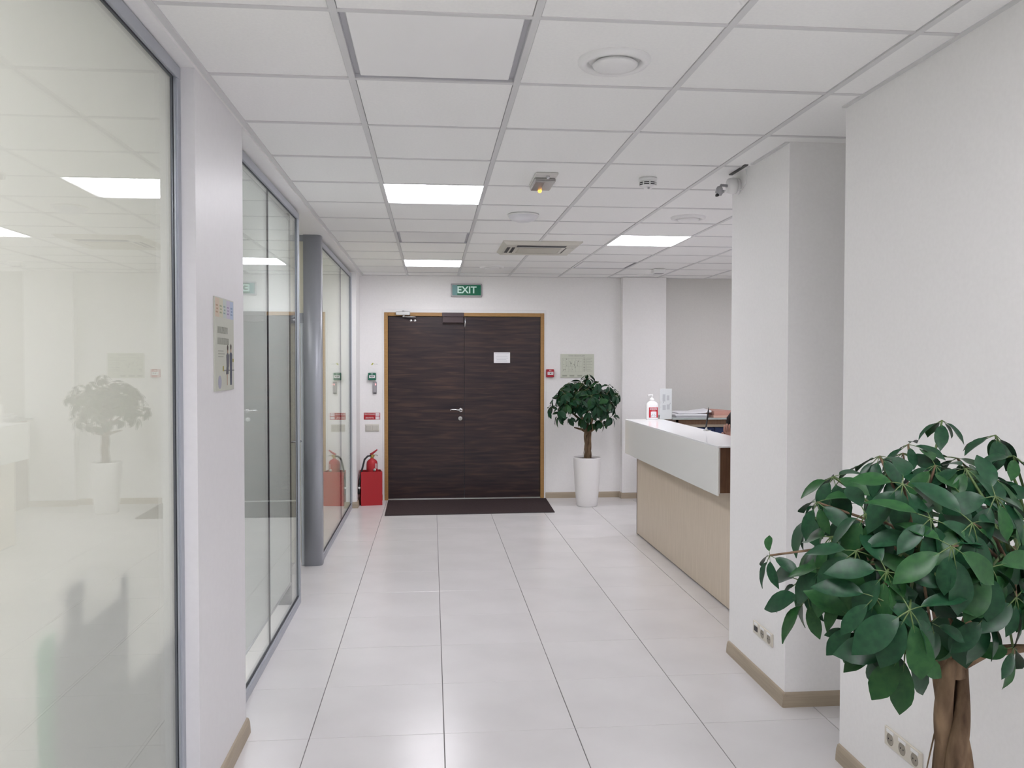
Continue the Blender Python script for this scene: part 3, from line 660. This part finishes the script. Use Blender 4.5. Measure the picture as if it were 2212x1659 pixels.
# ================================================================== SOCKETS
def sockets(y0, y1, z0, z1, label, first_data):
    t = thing('power_socket', (XR, (y0+y1)/2, z0), label, 'power socket', 'triple sockets low on the white walls')
    b = MB(); b.box(XR-.009, XR, y0, y1, z0, z1, WARMP, .003); b.build('plate', t)
    zc = (z0+z1)/2-.003; n = 3; w = (y1-y0)/3
    for k in range(n):
        yc = y0+w*(k+.5)
        if first_data and k == 2:   # farthest module: dark data port
            b = MB(); b.box(XR-.012, XR-.008, yc-.022, yc+.022, zc-.013, zc+.013, BLACK, .001); b.build('data_port', t)
        else:
            b = MB(); b.lathe([(.0235, -.0085), (.0225, -.0098), (.020, -.0098), (.019, -.0095)], mat('socket_well', (.30, .27, .22), .5), (XR, yc, zc), 22, 'x'); b.lathe([(.0225, -.0090), (.0222, -.0094)], MATS['socket_well'], (XR, yc, zc), 22, 'x'); b.build('socket_well', t)
            for s in (-1, 1):
                c = MB(); c.lathe([(.0028, -.0094), (.0028, -.0101)], DARK, (XR, yc+s*.009, zc), 8, 'x'); c.build('pin_hole', t)
        b = MB(); b.box(XR-.0105, XR-.0085, yc-.024, yc+.024, z1-.018, z1-.006, WHITEP, .0005); b.build('name_strip', t)
    return t
sockets(4.088, 4.342, .240, .309, 'ivory triple socket with one dark port on the pillar', True)
sockets(2.782, 3.024, .236, .308, 'ivory triple socket on the right wall behind the near trunk', False)

# ================================================================== RECEPTION
t = thing('reception_counter', (2.1, 6.9, 0), 'reception counter of pale wood with a white glass front band', 'counter')
b = MB(); b.box(2.0, 2.02, 4.73, 8.115, .012, .80, COUNTW); b.build('front_panel', t)
b = MB(); b.box(2.012, 2.03, 4.73, 8.11, 0, .014, mat('dark_plinth', (.06, .055, .05), .6)); b.build('plinth', t)
b = MB(); b.box(2.0, 2.75, 8.097, 8.115, .0, .74, COUNTW); b.build('end_panel', t)
b = MB(); b.box(1.893, 1.903, 5.457, 8.165, .79, 1.113, FASCIA, .0015); b.build('glass_front', t)
b = MB(); b.box(1.9035, 2.10, 8.155, 8.165, .79, 1.113, FASCIA, .0015); b.build('glass_end', t)
b = MB(); b.box(1.893, 2.262, 5.457, 8.165, 1.113, 1.125, COUNTT, .002); b.build('top_shelf', t)
b = MB(); b.box(2.0, 2.018, 4.73, 8.1, .80, 1.112, BROWN); b.build('upper_back', t)
b = MB(); b.box(1.904, 1.925, 5.50, 5.53, .80, 1.112, WHITEP); b.build('bracket', t); b = MB(); b.box(1.925, 2.0, 5.52, 5.53, .80, 1.112, BROWN); b.build('end_board', t); b = MB(); b.box(1.905, 2.0, 7.9, 7.918, .80, 1.112, WHITEP); b.build('bracket', t)
b = MB(); b.box(2.02, 2.14, 4.73, 8.097, .72, .745, COUNTW); b.build('work_surface', t)
# sanitizer bottle
sx_, sy_ = 2.136, 8.075
t = thing('sanitizer_bottle', (sx_, sy_, 1.125), 'white pump bottle with a red label on the counter', 'bottle')
def squircle(b, prof, m, n=28):
    vs = []; fs = []
    for rx, ry, z in prof:
        for i in range(n):
            a = 2*PI*i/n; c, s = math.cos(a), math.sin(a); e = .55
            vs.append((sx_+rx*math.copysign(abs(c)**e, c), sy_+ry*math.copysign(abs(s)**e, s), 1.125+z))
    for j in range(len(prof)-1):
        for i in range(n): a, b_ = j*n+i, j*n+(i+1) % n; fs.append((a, b_, b_+n, a+n))
    fs.append(tuple(range(n))[::-1]); fs.append(tuple(range((len(prof)-1)*n, len(prof)*n))); b.add(vs, fs, m, True)
b = MB(); squircle(b, [(.052, .034, 0), (.057, .038, .008), (.057, .038, .145), (.053, .035, .160), (.034, .024, .176), (.018, .018, .184)], BOTW); b.build('body', t)
b = MB(); b.lathe([(.021, .182), (.021, .202), (.016, .208), (.0055, .212), (.0055, .232), (.011, .234), (.011, .243), (.006, .246)], BOTW, (sx_, sy_, 1.125), 16); b.tube([(sx_, sy_, 1.366), (sx_-.04, sy_-.015, 1.366), (sx_-.046, sy_-.018, 1.357)], .0055, BOTW, 8); b.build('pump', t)
LY = sy_-.0388
b = MB(); b.box(sx_-.038, sx_+.050, LY, LY+.004, 1.147, 1.247, mat('label_red', (.52, .02, .035), .4), .0005); lb = b.build('front_label', t)
b = MB(); b.box(sx_-.020, sx_+.035, LY-.0008, LY+.0002, 1.150, 1.205, PAPER)
for k in range(5):
    x = sx_-.016+k*.0095; b.box(x, x+.004, LY-.0014, LY-.0006, 1.156+.006*(k % 3), 1.172+.006*((k*2) % 4), mat('label_grey', (.38, .36, .37), .5))
b.build('white_square', lb)
b = MB()
for k in range(6):
    x = sx_-.029+k*.0122; b.box(x, x+.0028, LY-.0008, LY+.0002, 1.221, 1.242, PAPER); b.box(x+.0062, x+.009, LY-.0008, LY+.0002, 1.221, 1.242, PAPER); b.box(x, x+.009, LY-.0008, LY+.0002, (1.221, 1.239, 1.230)[k % 3], (1.224, 1.242, 1.233)[k % 3], PAPER)
b.box(sx_-.012, sx_+.026, LY-.0008, LY+.0002, 1.209, 1.215, mat('label_pink', (.7, .35, .38), .5)); b.build('lettering', lb)
# leaflet holder
hx, hy = 2.290, 8.13
t = thing('leaflet_stand', (hx, hy, 1.125), 'upright white leaflet in a clear stand beside the sanitizer bottle', 'leaflet')
b = MB(); b.box(hx-.058, hx+.060, hy, hy+.003, 1.127, 1.425, PAPER); b.build('leaflet', t)
b = MB(); b.box(hx-.061, hx+.063, hy-.004, hy-.0015, 1.125, 1.427, GLASS); b.box(hx-.061, hx+.063, hy-.035, hy+.03, 1.125, 1.128, GLASS); b.build('acrylic_holder', t)
b = MB(); gp = mat('leaflet_grey', (.58, .58, .62), .6)
b.box(hx-.032, hx-.004, hy-.0006, hy+.0004, 1.30, 1.37, gp); b.box(hx+.010, hx+.035, hy-.0006, hy+.0004, 1.31, 1.36, gp); b.box(hx-.032, hx+.0, hy-.0006, hy+.0004, 1.215, 1.265, gp); b.box(hx+.01, hx+.04, hy-.0006, hy+.0004, 1.22, 1.27, gp)
for p in ((hx-.03, 1.283), (hx+.038, 1.270)): b.prism([(p[0], p[1]), (p[0]+.004, p[1]), (p[0]+.010, p[1]+.016), (p[0]+.007, p[1]+.016)], 'y', hy-.0008, hy, mat('leaflet_dark', (.25, .25, .28), .6))
b.build('printed_picture', t)
# pen on a chained stand
nx_, ny_ = 2.226, 6.70
t = thing('pen_on_stand', (nx_, ny_, 1.125), 'black pen upright in a small stand with a bead chain on the counter', 'pen')
b = MB(); b.lathe([(.022, 0), (.022, .006), (.010, .012), (.007, .03)], STEEL, (nx_, ny_, 1.125), 16); b.build('base', t)
b = MB(); b.tube([(nx_-.004, ny_, 1.150), (nx_+.006, ny_, 1.215), (nx_+.0150, ny_, 1.285), (nx_+.020, ny_, 1.318)], [.0058, .0066, .0058, .0018], BLACK, 10); b.build('pen', t)
b = MB()
for k in range(26):
    a = k*.42; rr = .022+.012*math.sin(k*1.3); b.lathe([(.0015, -.0034), (.0036, 0), (.0015, .0034)], GREYP if k % 2 else STEEL, (nx_+rr*math.cos(a)+.01, ny_+rr*math.sin(a), 1.1286), 6)
b.build('bead_chain', t)
# back cabinet with open shelf
t = thing('back_cabinet', (3.5, 9.95, 0), 'brown open-shelved cabinet with a grey glass top against the beige wall', 'cabinet')
b = MB(); b.box(2.80, 4.6, 9.64, 10.365, 1.015, 1.035, mat('grey_glass_top', (.36, .40, .39), .12), .002); b.build('top', t)
b = MB(); b.box(2.86, 4.55, 9.70, 9.72, .955, 1.015, BROWN); b.build('apron', t)
b = MB(); b.box(2.86, 4.55, 9.69, 10.365, .925, .955, mat('tan_shelf_edge', (.30, .25, .19), .5)); b.build('shelf', t)
b = MB(); b.box(2.86, 4.55, 9.70, 10.365, .55, .575, BROWN); b.build('shelf', t)
b = MB(); b.box(2.86, 2.885, 9.70, 10.365, 0, 1.015, BROWN); b.build('side_panel', t); b = MB(); b.box(4.525, 4.55, 9.70, 10.365, 0, 1.015, BROWN); b.build('side_panel', t)
b = MB(); b.box(2.885, 4.525, 10.35, 10.365, 0, 1.015, BROWN); b.build('back_panel', t)
b = MB(); b.box(2.885, 4.525, 9.72, 9.74, .02, .55, BROWN); b.build('lower_door', t)
for k in range(7):
    x = 2.90+k*.115
    t = thing('ring_binder', (x+.055, 9.98, .575), 'dark blue binder, %s from the left on the brown cabinet shelf' % ('first second third fourth fifth sixth seventh'.split()[k]), 'binder', 'blue binders on the cabinet shelf')
    b = MB(); b.box(x, x+.110, 9.80, 10.12, .5752, .912, BLUE, .004); b.build('cover', t)
    if k == 3:
        b = MB(); b.lathe([(.02, 0), (.02, -.002)], mat('binder_label_red', (.20, .03, .04), .5), (x+.055, 9.80, .85), 14, 'y'); b.build('spine_ring', t)
def wavy(nm, par, x0, x1, y0, y1, z0, f, m, lip=None):
    n = 18; vs = []; b = MB()
    for q in range(n+1):
        u = q/n
        for yy, g in ((y0, 1), (y1, 1.15)):
            a, c = f(u); vs += [(x0+(x1-x0)*u, yy, z0+a*g), (x0+(x1-x0)*u, yy, z0+c*g)]
    fs = [(0, 2, 3, 1), (4*n, 4*n+1, 4*n+3, 4*n+2)]
    for q in range(n): k0 = 4*q; fs += [(k0, k0+1, k0+5, k0+4), (k0+2, k0+6, k0+7, k0+3), (k0, k0+4, k0+6, k0+2), (k0+1, k0+3, k0+7, k0+5)]
    b.add(vs, fs, m, False); return b.build(nm, par)
t = thing('paper_pile', (3.05, 9.9, 1.035), 'low pile of white papers on the grey cabinet top', 'papers')
wavy('paper_bundle', t, 2.87, 3.25, 9.74, 10.02, 1.0355, lambda u: (0, .020), mat('grey_white_paper', (.55, .55, .58), .6))
wavy('paper_bundle', t, 2.86, 3.26, 9.73, 10.05, 1.0360, lambda u: (.021, .036+.006*math.sin(3*u)), PAPER)
wavy('paper_bundle', t, 2.90, 3.30, 9.75, 10.04, 1.0370, lambda u: (.044+.028*max(0, u-.5), .054+.050*max(0, u-.5)), PAPER)
t = thing('salmon_folder', (3.6, 9.9, 1.035), 'curled salmon card folder on the grey cabinet top', 'folder')
wavy('card_sheet', t, 3.31, 4.05, 9.70, 10.02, 1.0355, lambda u: (0, .022+.004*math.sin(6*u)), mat('pale_salmon_card', (.62, .40, .32), .6))
wavy('card_sheet', t, 3.32, 4.05, 9.71, 10.02, 1.0355, lambda u: (.024+.004*math.sin(6*u), .066+.010*math.sin(7*u+1.2)), SALMON)

# ================================================================== POTTED TREES
def leaf_mesh(nm, m, wid, droop, fold, twist):
    """one leaflet, unit length along x, with its stalk"""
    b = MB(); S = 8; vs = []; t0 = .20
    for q in range(S+1):
        u = q/S; x = t0+(1-t0)*u
        w = wid*(math.sin(PI*min(1, u**1.12))**.62)*(1 if u < .85 else .80) if 0 < u < 1 else .004
        z = -droop*x*x; tw = twist*u
        for s in (-1, 0, 1):
            yy = s*w; zz = z+fold*abs(yy)+yy*tw+.012*math.sin(9*u+s)*abs(s)
            vs.append((x, yy, zz))
    fs = []
    for q in range(S):
        a = q*3; fs += [(a, a+3, a+4, a+1), (a+1, a+4, a+5, a+2)]
    b.add(vs, fs, m, True)
    pts = [(0, 0, 0), (t0*.6, 0, -droop*.36*t0*t0), (t0+.12, 0, -droop*(t0+.12)**2-.004)]
    b.tube(pts, [.014, .012, .006], STALK, 4, False)
    return b.mesh('leaflet')
LEAVES = [leaf_mesh('l', m, w, d, f, tw) for m, w, d, f, tw in
          ((LEAFA, .205, .30, .25, .2), (LEAFA, .225, .42, .15, -.25), (LEAFB, .19, .22, .30, .15), (LEAFA, .215, .50, .22, -.1), (LEAFB, .20, .35, .18, .35), (LEAFA, .18, .28, .35, 0))]
def tree(base, hubs, seed, label, group, leaf_len, cap, keep, ztop=.885, trunk_r=.043, rot=0):
    R = random.Random(seed); bx, by = base
    t = thing('potted_tree', (bx, by, 0), label, 'potted tree', group)
    b = MB(); b.lathe([(.116, 0), (.122, .006), (.134, .12), (.148, .30), (.157, .46), (.160, .56), (.160, .572), (.150, .572), (.148, .545)], POTM, (bx, by, 0), 48); pot = b.build('pot', t)
    b = MB(); b.lathe([(.148, .535), (.149, .552), (.08, .560), (.004, .562)], SOIL, (bx, by, 0), 32); b.build('soil', t)
    # braided trunk of four stems
    for k in range(4):
        b = MB(); pts = []; rad = []
        ph = k*PI/2+rot; n = 26
        for q in range(n+1):
            u = q/n; a = ph+1.9*u+.25*math.sin(5*u+k); rr = trunk_r*.60*(1+.18*math.sin(7*u+2*k))
            pts.append((bx+rr*math.cos(a)+.012*math.sin(2.4*u), by+rr*math.sin(a), .55+(ztop-.55)*u)); rad.append(trunk_r*(.45+.08*math.sin(9*u+1.7*k)+.10*(1-u)**2-.04*u))
        b.tube(pts, rad, BARK, 10); b.build('stem', t)
    for k in range(2):
        a = .5+2.6*k; b = MB(); pts = [(bx+trunk_r*(.55+.75*u-.1*u*u)*math.cos(a-.3*u), by+trunk_r*(.55+.75*u-.1*u*u)*math.sin(a-.3*u), ztop-.16-.17*u) for u in (0, .3, .6, 1)]
        b.tube(pts, [.0022, .002, .0018, .001], BARK, 5); b.build('aerial_root', t)
    # main branches
    top = Vector((bx+.012*math.sin(2.4), by, ztop-.02)); ends = []
    for k in range(8):
        a = k*2*PI/8+rot+R.uniform(-.25, .25); l = R.uniform(.17, .26); rise = R.uniform(.10, .34) if k % 3 else R.uniform(.03, .09)
        p0 = top+Vector((math.cos(a), math.sin(a), 0))*trunk_r*.4; p3 = top+Vector((math.cos(a)*l, math.sin(a)*l, rise))
        p1 = p0+Vector((math.cos(a)*l*.3, math.sin(a)*l*.3, rise*.55)); p2 = p0+Vector((math.cos(a)*l*.68, math.sin(a)*l*.68, rise*.85))
        b = MB(); b.tube([p0-Vector((0, 0, .03)), p0, p1, p2, p3], [.019, .018, .015, .011, .007], BARK, 8); b.build('branch', t)
        ends += [p1, p2, p3, (p2+p3)/2]
    count = 0; extra = MB()
    for h_ in hubs:
        p = Vector(h_[:3]); n = h_[3]; ax = Vector(h_[4]); sc = h_[5]
        e = min(ends, key=lambda q: (q-p).length); m_ = (e+p)/2+Vector((0, 0, .03))
        b = MB(); b.tube([e, m_, p], [.0055, .0035, .0026], STALK if R.random() < .55 else BARK, 5, False); b.build('twig', t)
        ax.normalize(); u = ax.orthogonal().normalized(); v = ax.cross(u); a0 = R.uniform(0, 2*PI)
        for k in range(n):
            a = a0+2*PI*k/n+R.uniform(-.22, .22); rad = u*math.cos(a)+v*math.sin(a)
            d = (rad*R.uniform(.8, 1)+ax*R.uniform(-.05, .35)+Vector((0, 0, -R.uniform(.3, .8)-.55*max(0, (1.12-p.z)/.12 if p.z < 1.12 else 0)))).normalized()
            nrm = (ax*.8+Vector((0, 0, .7))+Vector((R.uniform(-.3, .3), R.uniform(-.3, .3), 0))); nrm = (nrm-d*nrm.dot(d)).normalized(); yv = nrm.cross(d)
            L = leaf_len*sc*R.uniform(.72, 1.12)
            M = Matrix(((d.x, yv.x, nrm.x, p.x), (d.y, yv.y, nrm.y, p.y), (d.z, yv.z, nrm.z, p.z), (0, 0, 0, 1))) @ Matrix.Diagonal((L, L*R.uniform(.85, 1.15), L, 1))
            tip = M @ Vector((1, 0, -.3))
            if keep and not (keep(tip) and keep(M @ Vector((.6, .2, -.1))) and keep(M @ Vector((.6, -.2, -.1)))): continue
            me = LEAVES[R.randrange(len(LEAVES))]
            if count < cap:
                o = bpy.data.objects.new('leaf', me); COL.objects.link(o); o.parent = t; o.matrix_local = Matrix.Translation(-Vector((bx, by, 0))) @ M; count += 1
            else:
                extra.add([M @ q.co for q in me.vertices], [tuple(f.vertices) for f in me.polygons][:16], me.materials[0], True)
    if extra.f: o = extra.build('inner_leaves', t); o['kind'] = 'stuff'
    return t
def ray_pt(px, py, d):
    q = fw+r2*(px-1106)/FPX+u2*(829.5-py)/FPX
    return Vector((0, 0, CAM_H))+q*d
def dome_hubs(c, rx, rz, n, seed, zmin, sc=1.0, flat=1.0):
    R = random.Random(seed); out = []
    for k in range(n):
        g = k*2.399963; u = (k+.5)/n; cz = 1-1.30*u        # from the crown's top down past its rim
        s = math.sqrt(max(0, 1-cz*cz)); f = R.uniform(.55, 1.0)
        d = Vector((s*math.cos(g), s*math.sin(g), cz))
        p = Vector(c)+Vector((d.x*rx*f, d.y*rx*f, d.z*rz*f))
        if p.z < zmin: p.z = zmin+R.uniform(0, .05)
        out.append((*p, R.choice((5, 6, 6, 7)), Vector((d.x, d.y, d.z*.6+.35)), sc*R.uniform(.85, 1.1)))
    return out
# far tree by the end wall
far = (1.815, 9.79)
hubs = dome_hubs((1.79, 9.76, 1.21), .43, .32, 74, 3, .99)
hubs += [(1.80, 9.70, 1.545, 5, Vector((0, 0, 1)), .8), (1.40, 9.72, 1.28, 4, Vector((-1, 0, .2)), .9), (1.37, 9.75, 1.15, 4, Vector((-1, 0, .3)), .9), (2.18, 9.75, 1.32, 5, Vector((1, 0, .4)), .9), (1.86, 9.62, 1.0, 5, Vector((0, -1, .2)), .9), (1.72, 9.58, 1.06, 6, Vector((-.3, -1, .2)), 1), (1.95, 9.60, 1.02, 6, Vector((.4, -1, .1)), 1), (1.58, 9.62, 1.06, 6, Vector((-.6, -1, .1)), 1), (1.80, 9.55, 1.12, 6, Vector((0, -1, .2)), 1), (2.08, 9.66, 1.06, 6, Vector((.7, -.8, .1)), 1), (1.46, 9.70, 1.08, 5, Vector((-1, -.4, .1)), 1)]
ft = tree(far, hubs, 11, 'braided tree in a tall white pot beside the flat column at the end wall', 'braided trees in white pots', .135, 300, lambda p: p.y < YE-.02 and p.x < 2.33)
# near tree in front of the right wall
near = (1.245, 1.925)
A = lambda px, py, d, n, ax, s: (*ray_pt(px, py, d), n, Vector(ax), s)
hubs = [A(2055, 1180, 1.62, 6, (-.15, -1, .35), 1.08), A(2150, 1072, 1.70, 6, (.1, -1, .5), 1), A(1950, 1045, 1.72, 6, (-.3, -1, .6), 1.05), A(1915, 1235, 1.66, 7, (-.3, -1, .3), .95),
        A(1965, 1318, 1.62, 6, (-.25, -1, .25), 1.08), A(1822, 1272, 1.78, 6, (-.6, -.8, .3), .85), A(1663, 1200, 1.95, 5, (-1, -.2, .4), .62), A(1730, 1255, 1.90, 5, (-1, -.4, .3), .95),
        A(2035, 908, 2.10, 5, (0, -.2, 1), .72), A(2150, 940, 2.08, 6, (.3, -.2, 1), .8), A(1962, 960, 2.05, 5, (-.4, -.3, 1), .75), A(1900, 985, 1.98, 6, (-.5, -.4, 1), .8), A(1800, 1030, 1.95, 6, (-.8, -.4, .7), .85),
        A(1765, 1085, 1.92, 6, (-.9, -.4, .6), .85), A(1795, 1160, 1.86, 6, (-.8, -.6, .4), .9), A(2085, 1012, 1.9, 6, (.1, -.7, .8), .95), A(2190, 985, 2.0, 6, (.4, -.4, .9), .9), A(2020, 1005, 1.95, 6, (0, -.6, .9), .9),
        A(2140, 1225, 1.68, 6, (.3, -1, .2), 1), A(2195, 1190, 1.75, 6, (.5, -.8, .3), 1), A(2063, 1358, 1.85, 5, (.1, -1, .1), .78), A(2188, 1398, 1.80, 5, (.5, -.8, .1), .78), A(1845, 1365, 1.78, 5, (-.5, -.8, .1), .7),
        A(1905, 1385, 1.72, 6, (-.4, -.9, .1), .95), A(1745, 1290, 1.86, 5, (-.8, -.6, .1), .95), A(1855, 1345, 1.70, 5, (-.5, -.8, .0), .9), A(1955, 1405, 1.66, 6, (-.2, -1, .1), 1.0), A(2010, 1345, 1.68, 5, (0, -1, .1), .9), A(1785, 1225, 1.78, 6, (-.6, -.8, .3), .95), A(2130, 1330, 1.70, 6, (.3, -1, .1), .95), A(2195, 1290, 1.72, 6, (.4, -1, .2), 1), A(1890, 1290, 1.66, 6, (-.4, -1, .2), 1), A(1870, 1110, 1.74, 6, (-.5, -.9, .5), 1), A(2010, 1120, 1.66, 6, (-.1, -1, .5), 1), A(2100, 1130, 1.66, 6, (.2, -1, .5), 1), A(1850, 1190, 1.72, 6, (-.5, -.9, .4), 1)]
hubs += dome_hubs((1.25, 1.93, 1.20), .38, .27, 44, 5, 1.0)
nt = tree(near, hubs, 23, 'braided tree close in front of the right wall, cut by the picture edge', 'braided trees in white pots', .114, 300, lambda p: p.x < XR-.03, rot=.8, ztop=.97)

# ================================================================== PERSON BEHIND THE COUNTER
def skinned(name, chains, mats, parent, sub=2):
    """chains: lists of (point, radius); a chain may start at an earlier point (same coordinates) to branch there"""
    idx = {}; vs = []; rs = []; es = []
    for ch in chains:
        prev = None
        for p, r in ch:
            k = tuple(round(c, 4) for c in p)
            if k not in idx: idx[k] = len(vs); vs.append(Vector(p)-wloc(parent)); rs.append(r)
            i = idx[k]
            if prev is not None and prev != i: es.append((prev, i))
            prev = i
    me = bpy.data.meshes.new(name); me.from_pydata(vs, es, []); o = bpy.data.objects.new(name, me); COL.objects.link(o)
    o.modifiers.new('s', 'SKIN')
    for i, sv in enumerate(me.skin_vertices[0].data): sv.radius = (rs[i], rs[i]); sv.use_root = i == 0
    m = o.modifiers.new('u', 'SUBSURF'); m.levels = sub; m.render_levels = sub
    dg = bpy.context.evaluated_depsgraph_get(); dg.update(); m2 = bpy.data.meshes.new_from_object(o.evaluated_get(dg)); bpy.data.objects.remove(o)
    m2.materials.clear(); m2.materials.append(mats); m2.polygons.foreach_set('use_smooth', [True]*len(m2.polygons))
    o = bpy.data.objects.new(name, m2); COL.objects.link(o); o.parent = parent; return o
HC = ray_pt(1601, 904, 6.95); hx_, hy_, hz_ = HC
per = thing('person', (hx_-.08, hy_, 0), 'person with dark hair and one raised hand, mostly hidden by the pillar behind the counter', 'person')
pel = (hx_-.12, hy_, .54); waist = (hx_-.11, hy_, .70); chest = (hx_-.08, hy_, .92); coll = (hx_-.07, hy_, 1.02); neck = (hx_-.05, hy_, 1.08)
hand = ray_pt(1571, 938, 6.75)
wr = (hand.x+.01, hand.y, hand.z-.055); el = (hx_+.05, hy_-.22, .80); sh = (hx_-.09, hy_-.17, .99)
sh2 = (hx_-.09, hy_+.17, .99); el2 = (hx_+.02, hy_+.22, .79); wr2 = (hx_+.18, hy_+.10, .785)
ch = [[(pel, .13), (waist, .125), (chest, .135), (coll, .09), (neck, .05), ((hx_-.03, hy_, 1.13), .052), ((hx_-.005, hy_, 1.17), .072), ((hx_, hy_, 1.225), .088), ((hx_-.005, hy_, 1.29), .062)],
      [((hx_-.005, hy_, 1.17), .072), ((hx_+.075, hy_, 1.165), .03)], [((hx_, hy_, 1.225), .088), ((hx_+.095, hy_, 1.205), .013)],
      [(coll, .09), (sh, .06), (el, .042), (wr, .026), ((hand.x, hand.y, hand.z-.02), .030)],
      [(coll, .09), (sh2, .06), (el2, .042), (wr2, .026), ((wr2[0]-.06, wr2[1], .785), .026)],
      [(pel, .13), ((hx_-.05, hy_-.11, .53), .085), ((hx_+.10, hy_-.12, .50), .06), ((hx_+.11, hy_-.12, .12), .04), ((hx_+.12, hy_-.12, .045), .035), ((hx_+.22, hy_-.12, .035), .03)],
      [(pel, .13), ((hx_-.05, hy_+.11, .53), .085), ((hx_+.10, hy_+.12, .50), .06), ((hx_+.11, hy_+.12, .12), .04), ((hx_+.12, hy_+.12, .045), .035), ((hx_+.22, hy_+.12, .035), .03)]]
pm = (hand.x, hand.y, hand.z-.02)
for k, (dx, l) in enumerate(((-.026, .058), (-.009, .068), (.009, .064), (.025, .050))):
    ch.append([(pm, .030), ((hand.x+dx, hand.y-.004, hand.z+.018), .009), ((hand.x+dx*1.1, hand.y-.012, hand.z+.018+l*.55), .0085), ((hand.x+dx*1.1+.006, hand.y-.006, hand.z+.018+l), .007)])
ch.append([(pm, .030), ((hand.x-.036, hand.y-.012, hand.z-.012), .010), ((hand.x-.048, hand.y-.014, hand.z+.018), .008)])
skinned('body', ch, SKIN, per)
for sx in (-1, 1):
    b = MB(); b.lathe([(.004, -.009), (.009, -.004), (.009, .004), (.004, .009)], BLACK, (hx_+.086, hy_+sx*.033, 1.228), 8); b.build('eye', per)
b = MB(); b.box(hx_+.084, hx_+.098, hy_-.024, hy_+.024, 1.165, 1.172, mat('lips', (.30, .09, .08), .5), .002); b.build('mouth', per)
skinned('hair', [[((hx_+.035, hy_, 1.31), .055), ((hx_-.03, hy_, 1.28), .088), ((hx_-.06, hy_, 1.21), .080), ((hx_-.07, hy_, 1.12), .055)], [((hx_-.03, hy_, 1.28), .088), ((hx_-.0, hy_-.085, 1.22), .030), ((hx_-.02, hy_-.09, 1.13), .028)], [((hx_-.03, hy_, 1.28), .088), ((hx_-.0, hy_+.085, 1.22), .030), ((hx_-.02, hy_+.09, 1.13), .028)]], HAIR, per)
skinned('jumper', [[(pel, .150), (waist, .142), (chest, .150), (coll, .102)], [(coll, .102), (sh, .074), (el, .056), ((wr[0]*.8+el[0]*.2, wr[1]*.8+el[1]*.2, wr[2]*.8+el[2]*.2), .040)], [(coll, .102), (sh2, .074), (el2, .056), (wr2, .042)]], NAVY, per)
skinned('trousers', [[(pel, .152), ((hx_-.05, hy_-.11, .53), .100), ((hx_+.10, hy_-.12, .50), .074), ((hx_+.11, hy_-.12, .12), .055)], [(pel, .152), ((hx_-.05, hy_+.11, .53), .100), ((hx_+.10, hy_+.12, .50), .074), ((hx_+.11, hy_+.12, .12), .055)]], BLACK, per)
t = thing('office_chair', (hx_-.12, hy_, 0), 'black office chair under the person behind the counter', 'chair')
b = MB(); b.box(hx_-.30, hx_+.10, hy_-.24, hy_+.24, .36, .41, BLACK, .02); b.build('seat', t)
b = MB(); b.box(hx_-.315, hx_-.275, hy_-.21, hy_+.21, .52, .98, BLACK, .02); b.build('backrest', t)
b = MB(); b.tube([(hx_-.20, hy_, .38), (hx_-.325, hy_, .42), (hx_-.328, hy_, .60)], .014, GREYP, 8); b.build('back_support', t)
b = MB(); b.lathe([(.028, .06), (.028, .36)], GREYP, (hx_-.12, hy_, 0), 14); b.build('column', t)
for k in range(5):
    a = k*2*PI/5; b = MB(); b.tube([(hx_-.12, hy_, .09), (hx_-.12+.28*math.cos(a), hy_+.28*math.sin(a), .065)], [.022, .014], GREYP, 8); b.lathe([(.028, -.012), (.028, .012)], BLACK, (hx_-.12+.27*math.cos(a), hy_+.27*math.sin(a), .028), 12, 'y'); b.build('castor_arm', t)

# ================================================================== BEHIND THE FROSTED GLASS
t = thing('passage_fill_light', (-1.8, 6.5, 2.71), 'small round lamp added out of sight in the side passage to brighten the transom', 'ceiling light')  # added unseen lamp, only there to brighten the transom and passage
b = MB(); b.lathe([(.13, 2.70), (.13, 2.722)], WHITEP, (-1.8, 6.5, 0), 24); b.build('housing', t)
b = MB(); b.lathe([(.11, 2.695), (.11, 2.6995)], mat('passage_fill_glow', (.9, .9, .9), .5, emit=(1, .97, .95), es=22), (-1.8, 6.5, 0), 24); b.build('diffuser', t)
t = thing('low_cabinet', (-1.1, 2.5, 0), 'grey furniture seen as a blur through the frosted glass', 'cabinet')
GB = mat('blurred_grey', (.22, .23, .25), .7); GG = film_mat('green_sheet', (.40, .75, .56), (.45, .85, .63), .7)
b = MB(); b.box(-1.25, -.922, 2.13, 2.62, 0, 1.0, GB); b.build('body', t)
b = MB(); b.box(-.924, -.920, 2.03, 2.125, 0, 1.03, GG); b.build('green_side', t)
b = MB(); b.box(-1.2, -.922, 2.19, 2.30, 1.0, 1.12, GB); b.build('raised_back', t)
b = MB(); b.box(-1.1, -.923, 2.56, 2.62, 1.0, 1.06, GB); b.build('post', t)
b = MB(); b.box(-1.25, -.925, 2.625, 3.08, 0, .72, GB); b.build('low_part', t)
# room lamps behind the partitions
for x, y in ((-2.2, .6), (-2.2, 2.6), (-2.2, 4.9), (-2.2, 8.4)):
    t = thing('room_light', (x, y, 2.71), 'ceiling lamp in the glazed room behind the %s' % {.6: 'frosted glass, nearer the back wall', 2.6: 'frosted glass, nearer the white panel', 4.9: 'white blind', 8.4: 'cream glass'}[y], 'ceiling light', 'lamps in the glazed rooms')
    b = MB(); b.box(x-.32, x+.32, y-.32, y+.32, 2.700, 2.722, WHITEP); b.build('housing', t)
    b = MB(); b.box(x-.29, x+.29, y-.29, y+.29, 2.694, 2.6995, LAMPROOM); b.build('diffuser', t)
